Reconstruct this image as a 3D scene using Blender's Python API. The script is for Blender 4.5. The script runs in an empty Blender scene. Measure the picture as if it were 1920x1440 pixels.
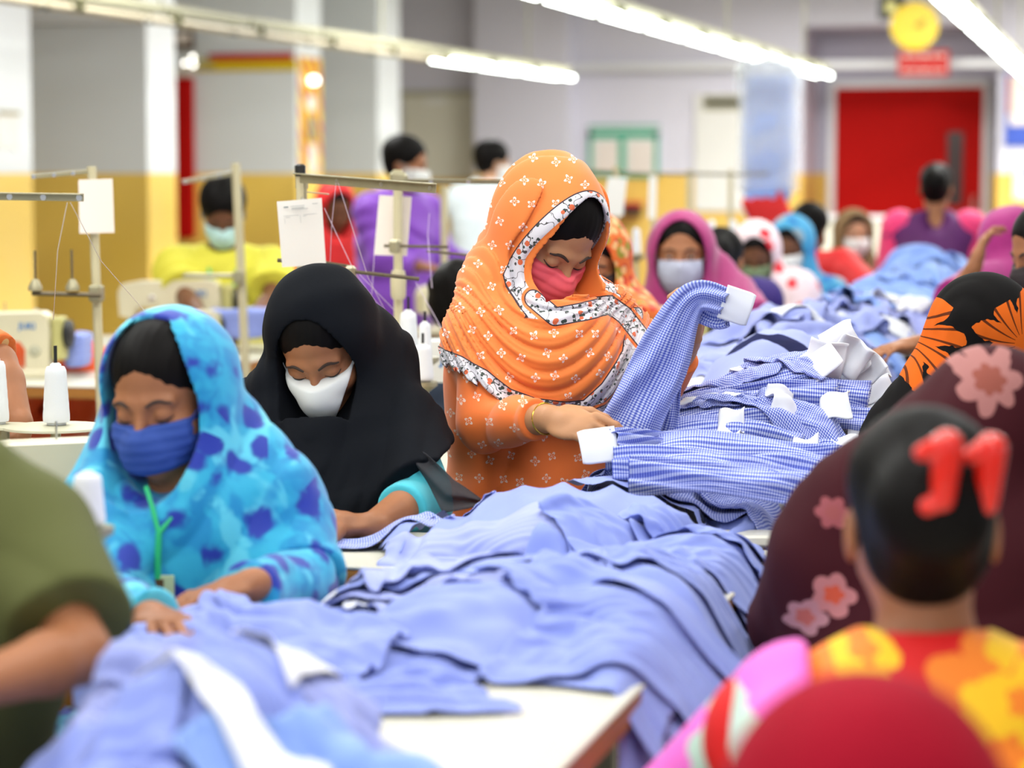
import bpy, math, random
import numpy as np
from mathutils import Vector, Matrix
DEV = ''
sc = bpy.context.scene
COL = sc.collection
PI = math.pi
# ---------------------------------------------------------------- camera frame
FPX = 4533.0                      # focal length in pixels of a 1920 px wide frame (85 mm on 36 mm)
HCAM = 1.5
PITCH = math.atan(395.0/FPX)
TH = math.radians(14.65)          # the camera looks 14.65 degrees to the left of the production line
CAM = np.array([0.0, 0.0, HCAM])
IR = np.array([math.cos(TH), math.sin(TH), 0.0])        # to the right, level
IF = np.array([-math.sin(TH), math.cos(TH), 0.0])       # away, level
IZ = np.array([0.0, 0.0, 1.0])
CF = IF*math.cos(PITCH) - IZ*math.sin(PITCH)
CU = IZ*math.cos(PITCH) + IF*math.sin(PITCH)
def P(px, py, D):
    return CAM + D*(CF + (px-960.0)/FPX*IR + (720.0-py)/FPX*CU)
def PZ(px, py, z):
    d = CF + (px-960.0)/FPX*IR + (720.0-py)/FPX*CU
    return CAM + d*((z-HCAM)/d[2])
def V(*a): return np.array(a, dtype=float)
def nrm(v):
    v = np.asarray(v, float); return v/np.linalg.norm(v)
# ---------------------------------------------------------------- object helpers
def tag(o, label=None, cat=None, group=None, kind=None):
    if label: o['label'] = label
    if cat: o['category'] = cat
    if group: o['group'] = group
    if kind: o['kind'] = kind
    return o
def thing(name, label, cat, loc, group=None, rz=0.0):
    o = bpy.data.objects.new(name, None); COL.objects.link(o)
    o.empty_display_size = 0.05
    o.location = Vector(loc); o.rotation_euler = (0, 0, rz)
    return tag(o, label, cat, group)
def np_mesh(name, verts, faces, smooth=True):
    verts = np.asarray(verts, np.float32); faces = np.asarray(faces, np.int32)
    me = bpy.data.meshes.new(name)
    nf, k = faces.shape
    me.vertices.add(len(verts)); me.vertices.foreach_set('co', verts.ravel())
    me.loops.add(nf*k); me.loops.foreach_set('vertex_index', faces.ravel())
    me.polygons.add(nf)
    me.polygons.foreach_set('loop_start', np.arange(0, nf*k, k, dtype=np.int32))
    me.polygons.foreach_set('loop_total', np.full(nf, k, np.int32))
    me.polygons.foreach_set('use_smooth', np.full(nf, smooth, bool))
    me.update(calc_edges=True)
    return me
def link(name, me, mat, parent=None, loc=None):
    o = bpy.data.objects.new(name, me); COL.objects.link(o)
    if mat is not None: me.materials.append(mat)
    if parent is not None: o.parent = parent
    if loc is not None: o.location = Vector(loc)
    return o
def origin_of(o):
    a = np.zeros(3)
    while o is not None: a = a + np.array(o.location); o = o.parent
    return a
def fattr(me, name, arr):
    a = me.attributes.new(name, 'FLOAT', 'POINT'); a.data.foreach_set('value', np.asarray(arr, np.float32))
def vattr(me, name, arr):
    a = me.attributes.new(name, 'FLOAT_VECTOR', 'POINT'); a.data.foreach_set('vector', np.asarray(arr, np.float32).ravel())
class MB:
    """collects shapes, builds ONE mesh object"""
    def __init__(s): s.v = []; s.f = []; s.n = 0
    def add(s, v, f):
        s.v.extend([tuple(map(float, x)) for x in v]); s.f.extend([tuple(int(i)+s.n for i in q) for q in f]); s.n += len(v); return s
    def box(s, c, size, R=None, b=None):
        hx, hy, hz = size[0]/2, size[1]/2, size[2]/2
        b = min(hx, hy, hz)*0.25 if b is None else min(b, 0.95*min(hx, hy, hz))
        pts = []; 
        # chamfered box: 24 verts
        idx = {}
        for sx in (-1, 1):
            for sy in (-1, 1):
                for sz in (-1, 1):
                    for k in range(3):
                        q = [sx*(hx-b), sy*(hy-b), sz*(hz-b)]
                        q[k] = (sx*hx, sy*hy, sz*hz)[k]
                        idx[(sx, sy, sz, k)] = len(pts); pts.append(q)
        F = []
        cyc = [(-1, -1), (1, -1), (1, 1), (-1, 1)]
        for k in range(3):
            a, c2 = (k+1) % 3, (k+2) % 3
            for sg in (-1, 1):
                q = []
                for u, w in cyc:
                    t = [0, 0, 0]; t[k] = sg; t[a] = u; t[c2] = w
                    q.append(idx[(t[0], t[1], t[2], k)])
                F.append(q if sg > 0 else q[::-1])
        for k in range(3):                      # edges along axis k
            a, c2 = (k+1) % 3, (k+2) % 3
            for u in (-1, 1):
                for w in (-1, 1):
                    t0 = [0, 0, 0]; t0[a] = u; t0[c2] = w; t0[k] = -1
                    t1 = list(t0); t1[k] = 1
                    q = [idx[(*t0, a)], idx[(*t1, a)], idx[(*t1, c2)], idx[(*t0, c2)]]
                    F.append(q if u*w < 0 else q[::-1])
        for sx in (-1, 1):
            for sy in (-1, 1):
                for sz in (-1, 1):
                    q = [idx[(sx, sy, sz, k)] for k in range(3)]
                    F.append(q if sx*sy*sz > 0 else q[::-1])
        pts = np.array(pts)
        if R is not None: pts = pts @ np.asarray(R).T
        return s.add(pts + np.asarray(c), F)
    def tube(s, pts, r, n=10, caps=True):
        pts = [np.asarray(p, float) for p in pts]; m = len(pts)
        rr = r if hasattr(r, '__len__') else [r]*m
        V0 = []; prev = None
        for i, p in enumerate(pts):
            t = nrm(pts[min(i+1, m-1)] - pts[max(i-1, 0)])
            if prev is None:
                u = np.cross(t, [0, 0, 1.0]); 
                if np.linalg.norm(u) < 1e-3: u = np.cross(t, [0, 1.0, 0])
            else: u = prev - t*np.dot(prev, t)
            u = nrm(u); prev = u; w = np.cross(t, u)
            for k in range(n):
                a = 2*PI*k/n; V0.append(p + rr[i]*(math.cos(a)*u + math.sin(a)*w))
        F = []
        for i in range(m-1):
            for k in range(n):
                k2 = (k+1) % n
                F.append([i*n+k, i*n+k2, (i+1)*n+k2, (i+1)*n+k])
        if caps: F.append(list(range(n))[::-1]); F.append([(m-1)*n+k for k in range(n)])
        return s.add(V0, F)
    def lathe(s, c, prof, n=24, R=None):
        """prof: list of (r, z) from the bottom up"""
        V0 = []
        for r, z in prof:
            for k in range(n):
                a = 2*PI*k/n; V0.append([r*math.cos(a), r*math.sin(a), z])
        F = []; m = len(prof)
        for i in range(m-1):
            for k in range(n):
                k2 = (k+1) % n; F.append([i*n+k, i*n+k2, (i+1)*n+k2, (i+1)*n+k])
        F.append(list(range(n))[::-1]); F.append([(m-1)*n+k for k in range(n)])
        V0 = np.array(V0)
        if R is not None: V0 = V0 @ np.asarray(R).T
        return s.add(V0 + np.asarray(c), F)
    def prism(s, poly, axis_o, ax_u, ax_v, ax_w, w0, w1, inset=0.0):
        """polygon in (u,v) extruded along w, chamfered at both ends"""
        poly = np.array(poly, float); n = len(poly)
        o = np.asarray(axis_o, float); u = np.asarray(ax_u, float); v = np.asarray(ax_v, float); w = np.asarray(ax_w, float)
        c = poly.mean(0)
        def ins(d):
            out = []
            for i in range(n):
                a, b, e = poly[i-1], poly[i], poly[(i+1) % n]
                t1 = (b-a)/(np.linalg.norm(b-a)+1e-9); t2 = (e-b)/(np.linalg.norm(e-b)+1e-9)
                n1 = np.array([-t1[1], t1[0]]); n2 = np.array([-t2[1], t2[0]])
                m = n1+n2; L = max(0.35, np.dot(m, m)/2); out.append(b + d*m/ (L*1.0) * 0.5*1.0*2/2)
            return np.array(out)
        area = 0.5*sum(poly[i-1][0]*poly[i][1]-poly[i][0]*poly[i-1][1] for i in range(n))
        sg = 1 if area > 0 else -1
        rings = [(ins(sg*inset), w0), (poly, w0+inset), (poly, w1-inset), (ins(sg*inset), w1)] if inset > 0 else [(poly, w0), (poly, w1)]
        V0 = []
        for pl, ww in rings:
            for q in pl: V0.append(o + q[0]*u + q[1]*v + ww*w)
        F = []
        flip = (np.dot(np.cross(u, v), w)*sg) < 0
        for i in range(len(rings)-1):
            for k in range(n):
                k2 = (k+1) % n; q = [i*n+k, i*n+k2, (i+1)*n+k2, (i+1)*n+k]; F.append(q[::-1] if flip else q)
        a = list(range(n)); b = [(len(rings)-1)*n+k for k in range(n)]
        F.append(a if flip else a[::-1]); F.append(b[::-1] if flip else b)
        return s.add(V0, F)
    def build(s, name, mat, parent=None, loc=None, smooth=False, world=True):
        """vertices are world coordinates; they are stored relative to parent/loc"""
        o0 = np.zeros(3)
        R = None
        if parent is not None and world:
            o0 = origin_of(parent)
        elif loc is not None: o0 = np.asarray(loc, float)
        v = np.array(s.v) - o0
        if R is not None: v = v @ R.T
        me = bpy.data.meshes.new(name); me.from_pydata(v.tolist(), [], s.f); me.update()
        if smooth:
            me.polygons.foreach_set('use_smooth', [True]*len(me.polygons))
            try: me.set_sharp_from_angle(angle=math.radians(38))
            except Exception: pass
        return link(name, me, mat, parent, loc if parent is None else None)
# ---------------------------------------------------------------- node expressions
class E:
    nt = None
    def __init__(s, sock): s.s = sock
    @staticmethod
    def m(op, *a, clamp=False):
        n = E.nt.nodes.new('ShaderNodeMath'); n.operation = op; n.use_clamp = clamp
        for i, x in enumerate(a):
            if isinstance(x, E): E.nt.links.new(x.s, n.inputs[i])
            else: n.inputs[i].default_value = float(x)
        return E(n.outputs[0])
    def __add__(s, o): return E.m('ADD', s, o)
    __radd__ = __add__
    def __sub__(s, o): return E.m('SUBTRACT', s, o)
    def __rsub__(s, o): return E.m('SUBTRACT', o, s)
    def __mul__(s, o): return E.m('MULTIPLY', s, o)
    __rmul__ = __mul__
    def __truediv__(s, o): return E.m('DIVIDE', s, o)
    def __lt__(s, o): return E.m('LESS_THAN', s, o)
    def __gt__(s, o): return E.m('GREATER_THAN', s, o)
def eabs(a): return E.m('ABSOLUTE', a)
def efr(a): return E.m('FRACT', a)
def efl(a): return E.m('FLOOR', a)
def esin(a): return E.m('SINE', a)
def ecos(a): return E.m('COSINE', a)
def esqrt(a): return E.m('SQRT', a)
def eat(a, b): return E.m('ARCTAN2', a, b)
def emin(a, b): return E.m('MINIMUM', a, b)
def emax(a, b): return E.m('MAXIMUM', a, b)
def esm(a, lo, hi):
    n = E.nt.nodes.new('ShaderNodeMapRange'); n.interpolation_type = 'SMOOTHSTEP'
    E.nt.links.new(a.s, n.inputs[0]); n.inputs[1].default_value = lo; n.inputs[2].default_value = hi
    return E(n.outputs[0])
def C4(c): return (c[0], c[1], c[2], 1.0)
def srgb(r, g, b):
    f = lambda x: (x/255/12.92) if x/255 <= 0.04045 else ((x/255+0.055)/1.055)**2.4
    return (f(r), f(g), f(b))
def cmix(f, a, b):
    """colour a where f=0, b where f=1"""
    n = E.nt.nodes.new('ShaderNodeMix'); n.data_type = 'RGBA'
    if isinstance(f, E): E.nt.links.new(f.s, n.inputs[0])
    else: n.inputs[0].default_value = f
    for x, i in ((a, 6), (b, 7)):
        if isinstance(x, E): E.nt.links.new(x.s, n.inputs[i])
        else: n.inputs[i].default_value = C4(x)
    return E(n.outputs[2])
def coords(kind='Object', attr=None):
    if attr:
        n = E.nt.nodes.new('ShaderNodeAttribute'); n.attribute_name = attr; out = n.outputs['Vector']
    else:
        n = E.nt.nodes.new('ShaderNodeTexCoord'); out = n.outputs[kind]
    return E(out)
def xyz(v):
    n = E.nt.nodes.new('ShaderNodeSeparateXYZ'); E.nt.links.new(v.s, n.inputs[0]); return E(n.outputs[0]), E(n.outputs[1]), E(n.outputs[2])
def comb(x, y, z=0.0):
    n = E.nt.nodes.new('ShaderNodeCombineXYZ')
    for i, a in enumerate((x, y, z)):
        if isinstance(a, E): E.nt.links.new(a.s, n.inputs[i])
        else: n.inputs[i].default_value = a
    return E(n.outputs[0])
def noise(v, scale, detail=2.0, rough=0.5, dist=0.0, col=False):
    n = E.nt.nodes.new('ShaderNodeTexNoise'); E.nt.links.new(v.s, n.inputs['Vector'])
    n.inputs['Scale'].default_value = scale; n.inputs['Detail'].default_value = detail
    n.inputs['Roughness'].default_value = rough; n.inputs['Distortion'].default_value = dist
    return E(n.outputs['Color' if col else 'Fac'])
def voro(v, scale, feature='F1', dims='3D', rnd=1.0):
    n = E.nt.nodes.new('ShaderNodeTexVoronoi'); n.feature = feature; n.voronoi_dimensions = dims
    E.nt.links.new(v.s, n.inputs['Vector']); n.inputs['Scale'].default_value = scale; n.inputs['Randomness'].default_value = rnd
    return n
def fa(name):
    n = E.nt.nodes.new('ShaderNodeAttribute'); n.attribute_name = name; return E(n.outputs['Fac'])
def material(name, build=None, color=(0.8, 0.8, 0.8), rough=0.8, metal=0.0, sheen=0.0, bump=0.0, bscale=200.0, var=0.0, vscale=6.0, alpha=1.0, emit=None, estr=0.0, spec=0.5, trans=0.0, sss=0.0, coat=0.0):
    mt = bpy.data.materials.new(name); mt.use_nodes = True; nt = mt.node_tree; E.nt = nt
    bs = nt.nodes['Principled BSDF']
    col = None
    if build: col = build()
    elif var > 0:
        f = noise(coords('Object'), vscale, 3.0)
        col = cmix(f, tuple(max(0, c*(1-var)) for c in color), tuple(min(1, c*(1+var)) for c in color))
    if col is None: bs.inputs['Base Color'].default_value = C4(color)
    else: nt.links.new(col.s, bs.inputs['Base Color'])
    bs.inputs['Roughness'].default_value = rough; bs.inputs['Metallic'].default_value = metal
    bs.inputs['Specular IOR Level'].default_value = spec
    bs.inputs['Sheen Weight'].default_value = sheen
    bs.inputs['Alpha'].default_value = alpha
    bs.inputs['Coat Weight'].default_value = coat
    if trans: bs.inputs['Transmission Weight'].default_value = trans
    if sss:
        bs.inputs['Subsurface Weight'].default_value = sss; bs.inputs['Subsurface Radius'].default_value = (0.01, 0.004, 0.002); bs.inputs['Subsurface Scale'].default_value = 1.0
    if emit: bs.inputs['Emission Color'].default_value = C4(emit); bs.inputs['Emission Strength'].default_value = estr
    if bump > 0:
        f = noise(coords('Object'), bscale, 2.0)
        b = nt.nodes.new('ShaderNodeBump'); b.inputs['Strength'].default_value = bump; b.inputs['Distance'].default_value = 0.002
        nt.links.new(f.s, b.inputs['Height']); nt.links.new(b.outputs[0], bs.inputs['Normal'])
    return mt
# ---------------------------------------------------------------- signed distance modelling
f32 = np.float32
def sph(p, c, r): return np.sqrt(((p-np.asarray(c, f32))**2).sum(1)) - f32(r)
def ell(p, c, r, R=None):
    q = p - np.asarray(c, f32)
    if R is not None: q = q @ np.asarray(R, f32)
    r = np.asarray(r, f32)
    k0 = np.sqrt(((q/r)**2).sum(1)); k1 = np.sqrt(((q/(r*r))**2).sum(1)) + f32(1e-6)
    return k0*(k0-1)/k1
def cap(p, a, b, ra, rb=None):
    a = np.asarray(a, f32); b = np.asarray(b, f32); ab = b-a
    q = p - a; h = np.clip(q @ ab / f32(max(float(ab @ ab), 1e-9)), 0, 1)
    q -= h[:, None]*ab
    r = f32(ra) if rb is None else f32(ra) + h*f32(rb-ra)
    return np.sqrt((q**2).sum(1)) - r
def box(p, c, hs, R=None, rd=0.01):
    q = p - np.asarray(c, f32)
    if R is not None: q = q @ np.asarray(R, f32)
    q = np.abs(q) - (np.asarray(hs, f32)-f32(rd))
    return np.sqrt((np.maximum(q, 0)**2).sum(1)) + np.minimum(q.max(1), 0) - f32(rd)
def plane(p, c, n): return (p-np.asarray(c, f32)) @ np.asarray(n, f32)      # negative on the side away from n
def smin(a, b, k):
    h = np.clip(0.5+0.5*(b-a)/f32(k), 0, 1); return b + h*(a-b) - f32(k)*h*(1-h)
def smax(a, b, k): return -smin(-a, -b, k)
def wob(p, freq, seed, n=5):
    rs = np.random.RandomState(seed); out = np.zeros(len(p), f32)
    for i in range(n):
        k = rs.normal(size=3); k = k/np.linalg.norm(k)*freq*rs.uniform(0.6, 1.7)
        out += np.sin(p @ k.astype(f32) + f32(rs.uniform(0, 6.28)))
    return out/f32(n)
def near(p, c, r, f, pad=0.0):
    """evaluate f only within r of c; elsewhere a lower bound"""
    d = np.sqrt(((p-np.asarray(c, f32))**2).sum(1)); m = d < r
    out = d - f32(r*0.8) + f32(pad); out = np.maximum(out, f32(0.04))
    if m.any(): out[m] = f(p[m])
    return out
def mesh_sdf(f, lo, hi, h):
    lo = np.asarray(lo, float); hi = np.asarray(hi, float); B = 8
    nb = np.maximum(1, np.ceil((hi-lo)/(h*B)).astype(int)); n = nb*B
    g = [lo[i] + h*np.arange(n[i]) for i in range(3)]
    bc = [lo[i] + h*(B*np.arange(nb[i]) + (B-1)/2) for i in range(3)]
    G = np.stack(np.meshgrid(*bc, indexing='ij'), -1).reshape(-1, 3).astype(f32)
    cv = np.concatenate([f(G[i:i+200000]) for i in range(0, len(G), 200000)])
    act = np.abs(cv) < h*B*1.15 + 0.006
    vol = np.repeat(np.repeat(np.repeat(np.where(cv < 0, -1, 1).astype(f32).reshape(nb), B, 0), B, 1), B, 2)
    A = np.argwhere(act.reshape(nb))
    loc = np.stack(np.meshgrid(np.arange(B), np.arange(B), np.arange(B), indexing='ij'), -1).reshape(-1, 3)
    v5 = vol.reshape(nb[0], B, nb[1], B, nb[2], B)
    ch = 1500
    for i in range(0, len(A), ch):
        a = A[i:i+ch]
        ijk = a[:, None, :]*B + loc[None]
        pts = (lo + h*ijk.reshape(-1, 3)).astype(f32)
        val = f(pts).reshape(len(a), B, B, B)
        v5[a[:, 0], :, a[:, 1], :, a[:, 2], :] = val
    vol = v5.reshape(n)
    s = vol < 0
    s[0] = s[-1] = False; s[:, 0] = s[:, -1] = False; s[:, :, 0] = s[:, :, -1] = False
    vol = np.where(s, np.minimum(vol, -1e-6), np.maximum(vol, 1e-6))
    cnt = np.zeros([k-1 for k in n], np.int8)
    for dx in (0, 1):
        for dy in (0, 1):
            for dz in (0, 1):
                cnt += s[dx:n[0]-1+dx, dy:n[1]-1+dy, dz:n[2]-1+dz]
    C = np.argwhere((cnt > 0) & (cnt < 8)).astype(np.int32)
    if len(C) == 0: return np.zeros((0, 3)), np.zeros((0, 4), int)
    acc = np.zeros((len(C), 3)); num = np.zeros(len(C))
    co = [(0, 0, 0), (1, 0, 0), (0, 1, 0), (1, 1, 0), (0, 0, 1), (1, 0, 1), (0, 1, 1), (1, 1, 1)]
    cvv = np.stack([vol[C[:, 0]+d[0], C[:, 1]+d[1], C[:, 2]+d[2]] for d in co], 1)
    for a, b in ((0, 1), (2, 3), (4, 5), (6, 7), (0, 2), (1, 3), (4, 6), (5, 7), (0, 4), (1, 5), (2, 6), (3, 7)):
        va, vb = cvv[:, a], cvv[:, b]; m = (va < 0) != (vb < 0)
        t = np.where(m, va/(va-vb+1e-12), 0)
        pa = np.array(co[a], float); pb = np.array(co[b], float)
        acc += np.where(m[:, None], pa+(pb-pa)*t[:, None], 0); num += m
    verts = lo + h*(C + acc/num[:, None])
    idm = np.full([k-1 for k in n], -1, np.int32); idm[C[:, 0], C[:, 1], C[:, 2]] = np.arange(len(C))
    quads = []
    for ax in range(3):
        sl0 = [slice(1, n[i]-1) for i in range(3)]; sl1 = list(sl0)
        sl0[ax] = slice(0, n[ax]-1); sl1[ax] = slice(1, n[ax])
        s0 = s[tuple(sl0)]; s1 = s[tuple(sl1)]
        X = np.argwhere(s0 != s1)
        if len(X) == 0: continue
        inside0 = s0[X[:, 0], X[:, 1], X[:, 2]]
        off = np.array([1, 1, 1]); off[ax] = 0
        X = X + off
        b, c = (ax+1) % 3, (ax+2) % 3
        def at(db, dc):
            Y = X.copy(); Y[:, b] -= db; Y[:, c] -= dc
            return idm[Y[:, 0], Y[:, 1], Y[:, 2]]
        q = np.stack([at(1, 1), at(0, 1), at(0, 0), at(1, 0)], 1)
        q[~inside0] = q[~inside0][:, ::-1]
        quads.append(q)
    Q = np.concatenate(quads); Q = Q[(Q >= 0).all(1)]
    return verts, Q
def relax(v, q, it=1, lam=0.5):
    for _ in range(it):
        acc = np.zeros_like(v); cn = np.zeros(len(v))
        for a, b in ((0, 1), (1, 2), (2, 3), (3, 0)):
            np.add.at(acc, q[:, a], v[q[:, b]]); np.add.at(cn, q[:, a], 1)
        v = v + lam*(acc/np.maximum(cn, 1)[:, None]-v)
    return v
def sdf_obj(name, f, lo, hi, h, mat, parent, attrs=None, rel=1):
    v, q = mesh_sdf(f, lo, hi, h)
    if len(q) == 0: print('EMPTY', name); return None
    if rel: v = relax(v, q, rel)
    o0 = origin_of(parent)
    me = np_mesh(name, v-o0, q)
    pv = v.astype(f32)
    vattr(me, 'flat', np.stack([pv @ IR.astype(f32), pv[:, 2], pv @ IF.astype(f32)], 1))
    if attrs:
        for k, fn in attrs.items(): fattr(me, k, fn(pv))
    return link(name, me, mat, parent)
# ---------------------------------------------------------------- people
def face_frame(yaw, pitch, roll=0.0):
    """yaw 0 looks at the camera, positive turns to the right of the picture; pitch positive looks down; roll tilts the crown to the right of the picture"""
    y = nrm((-IF*math.cos(yaw) + IR*math.sin(yaw))*math.cos(pitch) - IZ*math.sin(pitch))
    x = nrm(np.cross(y, IZ)); z = np.cross(x, y)
    c, s = math.cos(roll), math.sin(roll)
    x2 = x*c + z*s; z2 = -x*s + z*c          # person's right is to picture-left when facing us
    return np.stack([x2, y, z2], 1)          # columns
def pose(H, yaw, face=None, lean=0.15, stand=False, sw=0.165, s=1.0, **kw):
    """H: head centre (world). yaw: where the body faces (as in face_frame). returns joints"""
    B = face_frame(yaw, 0.0); bx, by = B[:, 0], B[:, 1]
    J = dict(H=np.asarray(H, float), s=s, by=by, bx=bx)
    up = nrm(IZ*math.cos(lean) + by*math.sin(lean)); J['up'] = up
    hf = face if face is not None else (yaw, 0.25)
    J['HF'] = face_frame(*hf)
    J['N'] = kw.get('N', J['H'] - by*0.045*s - IZ*0.145*s)
    J['S'] = kw.get('S', J['N'] - up*0.035*s)
    J['SR'] = kw.get('SR', J['S'] + bx*sw*s - up*0.01); J['SL'] = kw.get('SL', J['S'] - bx*sw*s - up*0.01)
    J['PV'] = kw.get('PV', J['S'] - up*0.43*s)
    J['ER'] = kw.get('ER', J['SR'] - IZ*0.23*s + by*0.10 + bx*0.04); J['EL'] = kw.get('EL', J['SL'] - IZ*0.23*s + by*0.10 - bx*0.04)
    J['WR'] = kw.get('WR', J['ER'] + by*0.19*s - bx*0.05 - IZ*0.02); J['WL'] = kw.get('WL', J['EL'] + by*0.19*s + bx*0.05 - IZ*0.02)
    pz = J['PV'][2]
    if stand:
        kr = J['PV'] + bx*0.09; kl = J['PV'] - bx*0.09
        J['KR'] = V(kr[0], kr[1], pz*0.52) + by*0.02; J['KL'] = V(kl[0], kl[1], pz*0.52) + by*0.02
        J['AR'] = V(kr[0], kr[1], 0.07) - by*0.02; J['AL'] = V(kl[0], kl[1], 0.07) - by*0.02
    else:
        J['KR'] = J['PV'] + by*0.38 + bx*0.10; J['KL'] = J['PV'] + by*0.38 - bx*0.10
        J['KR'][2] = J['KL'][2] = min(pz-0.0, 0.56)
        J['AR'] = V(J['KR'][0], J['KR'][1], 0.07); J['AL'] = V(J['KL'][0], J['KL'][1], 0.07)
    for k in ('KR', 'KL', 'AR', 'AL'):
        if k in kw: J[k] = kw[k]
    return J
def head_sdf(q, eyes=True):
    d = ell(q, (0, -0.015, 0.038), (0.074, 0.093, 0.078))
    d = smin(d, ell(q, (0, 0.022, -0.035), (0.060, 0.062, 0.078)), 0.03)
    d = smin(d, ell(q, (0, 0.058, -0.092), (0.022, 0.024, 0.018)), 0.03)
    for s in (-1, 1):
        d = smin(d, ell(q, (s*0.037, 0.050, -0.033), (0.026, 0.028, 0.026)), 0.02)
        d = smin(d, cap(q, (s*0.012, 0.079, 0.019), (s*0.046, 0.066, 0.017), 0.007, 0.005), 0.016)
    for s in (-1, 1):
        d = smax(d, -ell(q, (s*0.031, 0.094, 0.001), (0.018, 0.016, 0.011)), 0.012)
    d = smin(d, cap(q, (0, 0.078, 0.010), (0, 0.103, -0.032), 0.0065, 0.010), 0.012)
    for s in (-1, 1):
        d = smin(d, sph(q, (s*0.011, 0.093, -0.036), 0.0075), 0.008)
        d = smin(d, ell(q, (s*0.031, 0.070, 0.0), (0.0145, 0.0125, 0.0125)), 0.003)
        d = smin(d, ell(q, (s*0.074, -0.008, -0.012), (0.008, 0.017, 0.030)), 0.006)
    d = smin(d, ell(q, (0, 0.083, -0.062), (0.022, 0.010, 0.005)), 0.006)
    d = smin(d, ell(q, (0, 0.081, -0.071), (0.018, 0.010, 0.006)), 0.006)
    return d
def hand_prims(w, d, n, side, curl=0.5, spread=0.0, s=1.0, thumb=0.6, cl=None):
    """w wrist, d wrist->knuckles, n back-of-hand normal, side: +1 thumb along cross(d,n)"""
    d = nrm(d); n = nrm(n - d*np.dot(n, d)); l = np.cross(d, n)*side
    pr = [('e', w + d*0.047*s, (0.038*s, 0.052*s, 0.0145*s), np.stack([l, d, n], 1))]
    for i in range(4):
        base = w + d*(0.088-0.004*abs(i-1))*s + l*(0.029-0.0185*i)*s
        L = [0.042, 0.046, 0.043, 0.033][i]*s; r = 0.0088*s - 0.0005*i
        c = (cl[i] if cl else curl); a = 0.25+c*0.75; p = base
        dd = nrm(d + l*(0.10-0.07*i)*(0.3+spread)); ang = 0.0
        for j, (f_, k_) in enumerate(((1.0, a*0.9), (0.62, a*1.1), (0.48, a*0.8))):
            ang += k_*(0.75 if j == 0 else 1.0)
            q = p + (dd*math.cos(ang) - n*math.sin(ang))*L*f_
            pr.append(('c', p, q, r*(1-0.10*j), r*(0.90-0.10*j))); p = q
    b = w + d*0.022*s + l*0.026*s - n*0.004
    t1 = b + nrm(d*0.75 + l*0.55 - n*0.35*thumb)*0.042*s
    t2 = t1 + nrm(d*0.9 + l*0.12 - n*0.45*thumb)*0.030*s
    t3 = t2 + nrm(d*0.95 - l*0.15 - n*0.55*thumb)*0.024*s
    pr += [('c', b, t1, 0.015*s, 0.0108*s), ('c', t1, t2, 0.0105*s, 0.0095*s), ('c', t2, t3, 0.0095*s, 0.0078*s)]
    pr.append(('c', w - d*0.01, w + d*0.035*s, 0.023*s, 0.022*s))
    return pr
def eval_hand(p, pr, k=0.004):
    d = None
    for q in pr:
        if q[0] == 'e': e = ell(p, q[1], q[2], q[3])
        else: e = cap(p, q[1], q[2], q[3], q[4])
        d = e if d is None else smin(d, e, 0.010 if q[0] == 'c' and q[3] > 0.0135 else k)
    return d
SKINS = {}
def skin_mat(name, c, dark=None):
    def b():
        f = noise(coords('Object'), 9.0, 3.0); return cmix(esm(f, 0.3, 0.7), tuple(x*0.86 for x in c), tuple(min(1, x*1.08) for x in c))
    return material(name, b, rough=0.52, spec=0.4, bump=0.08, bscale=350, sss=0.08)
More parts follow.
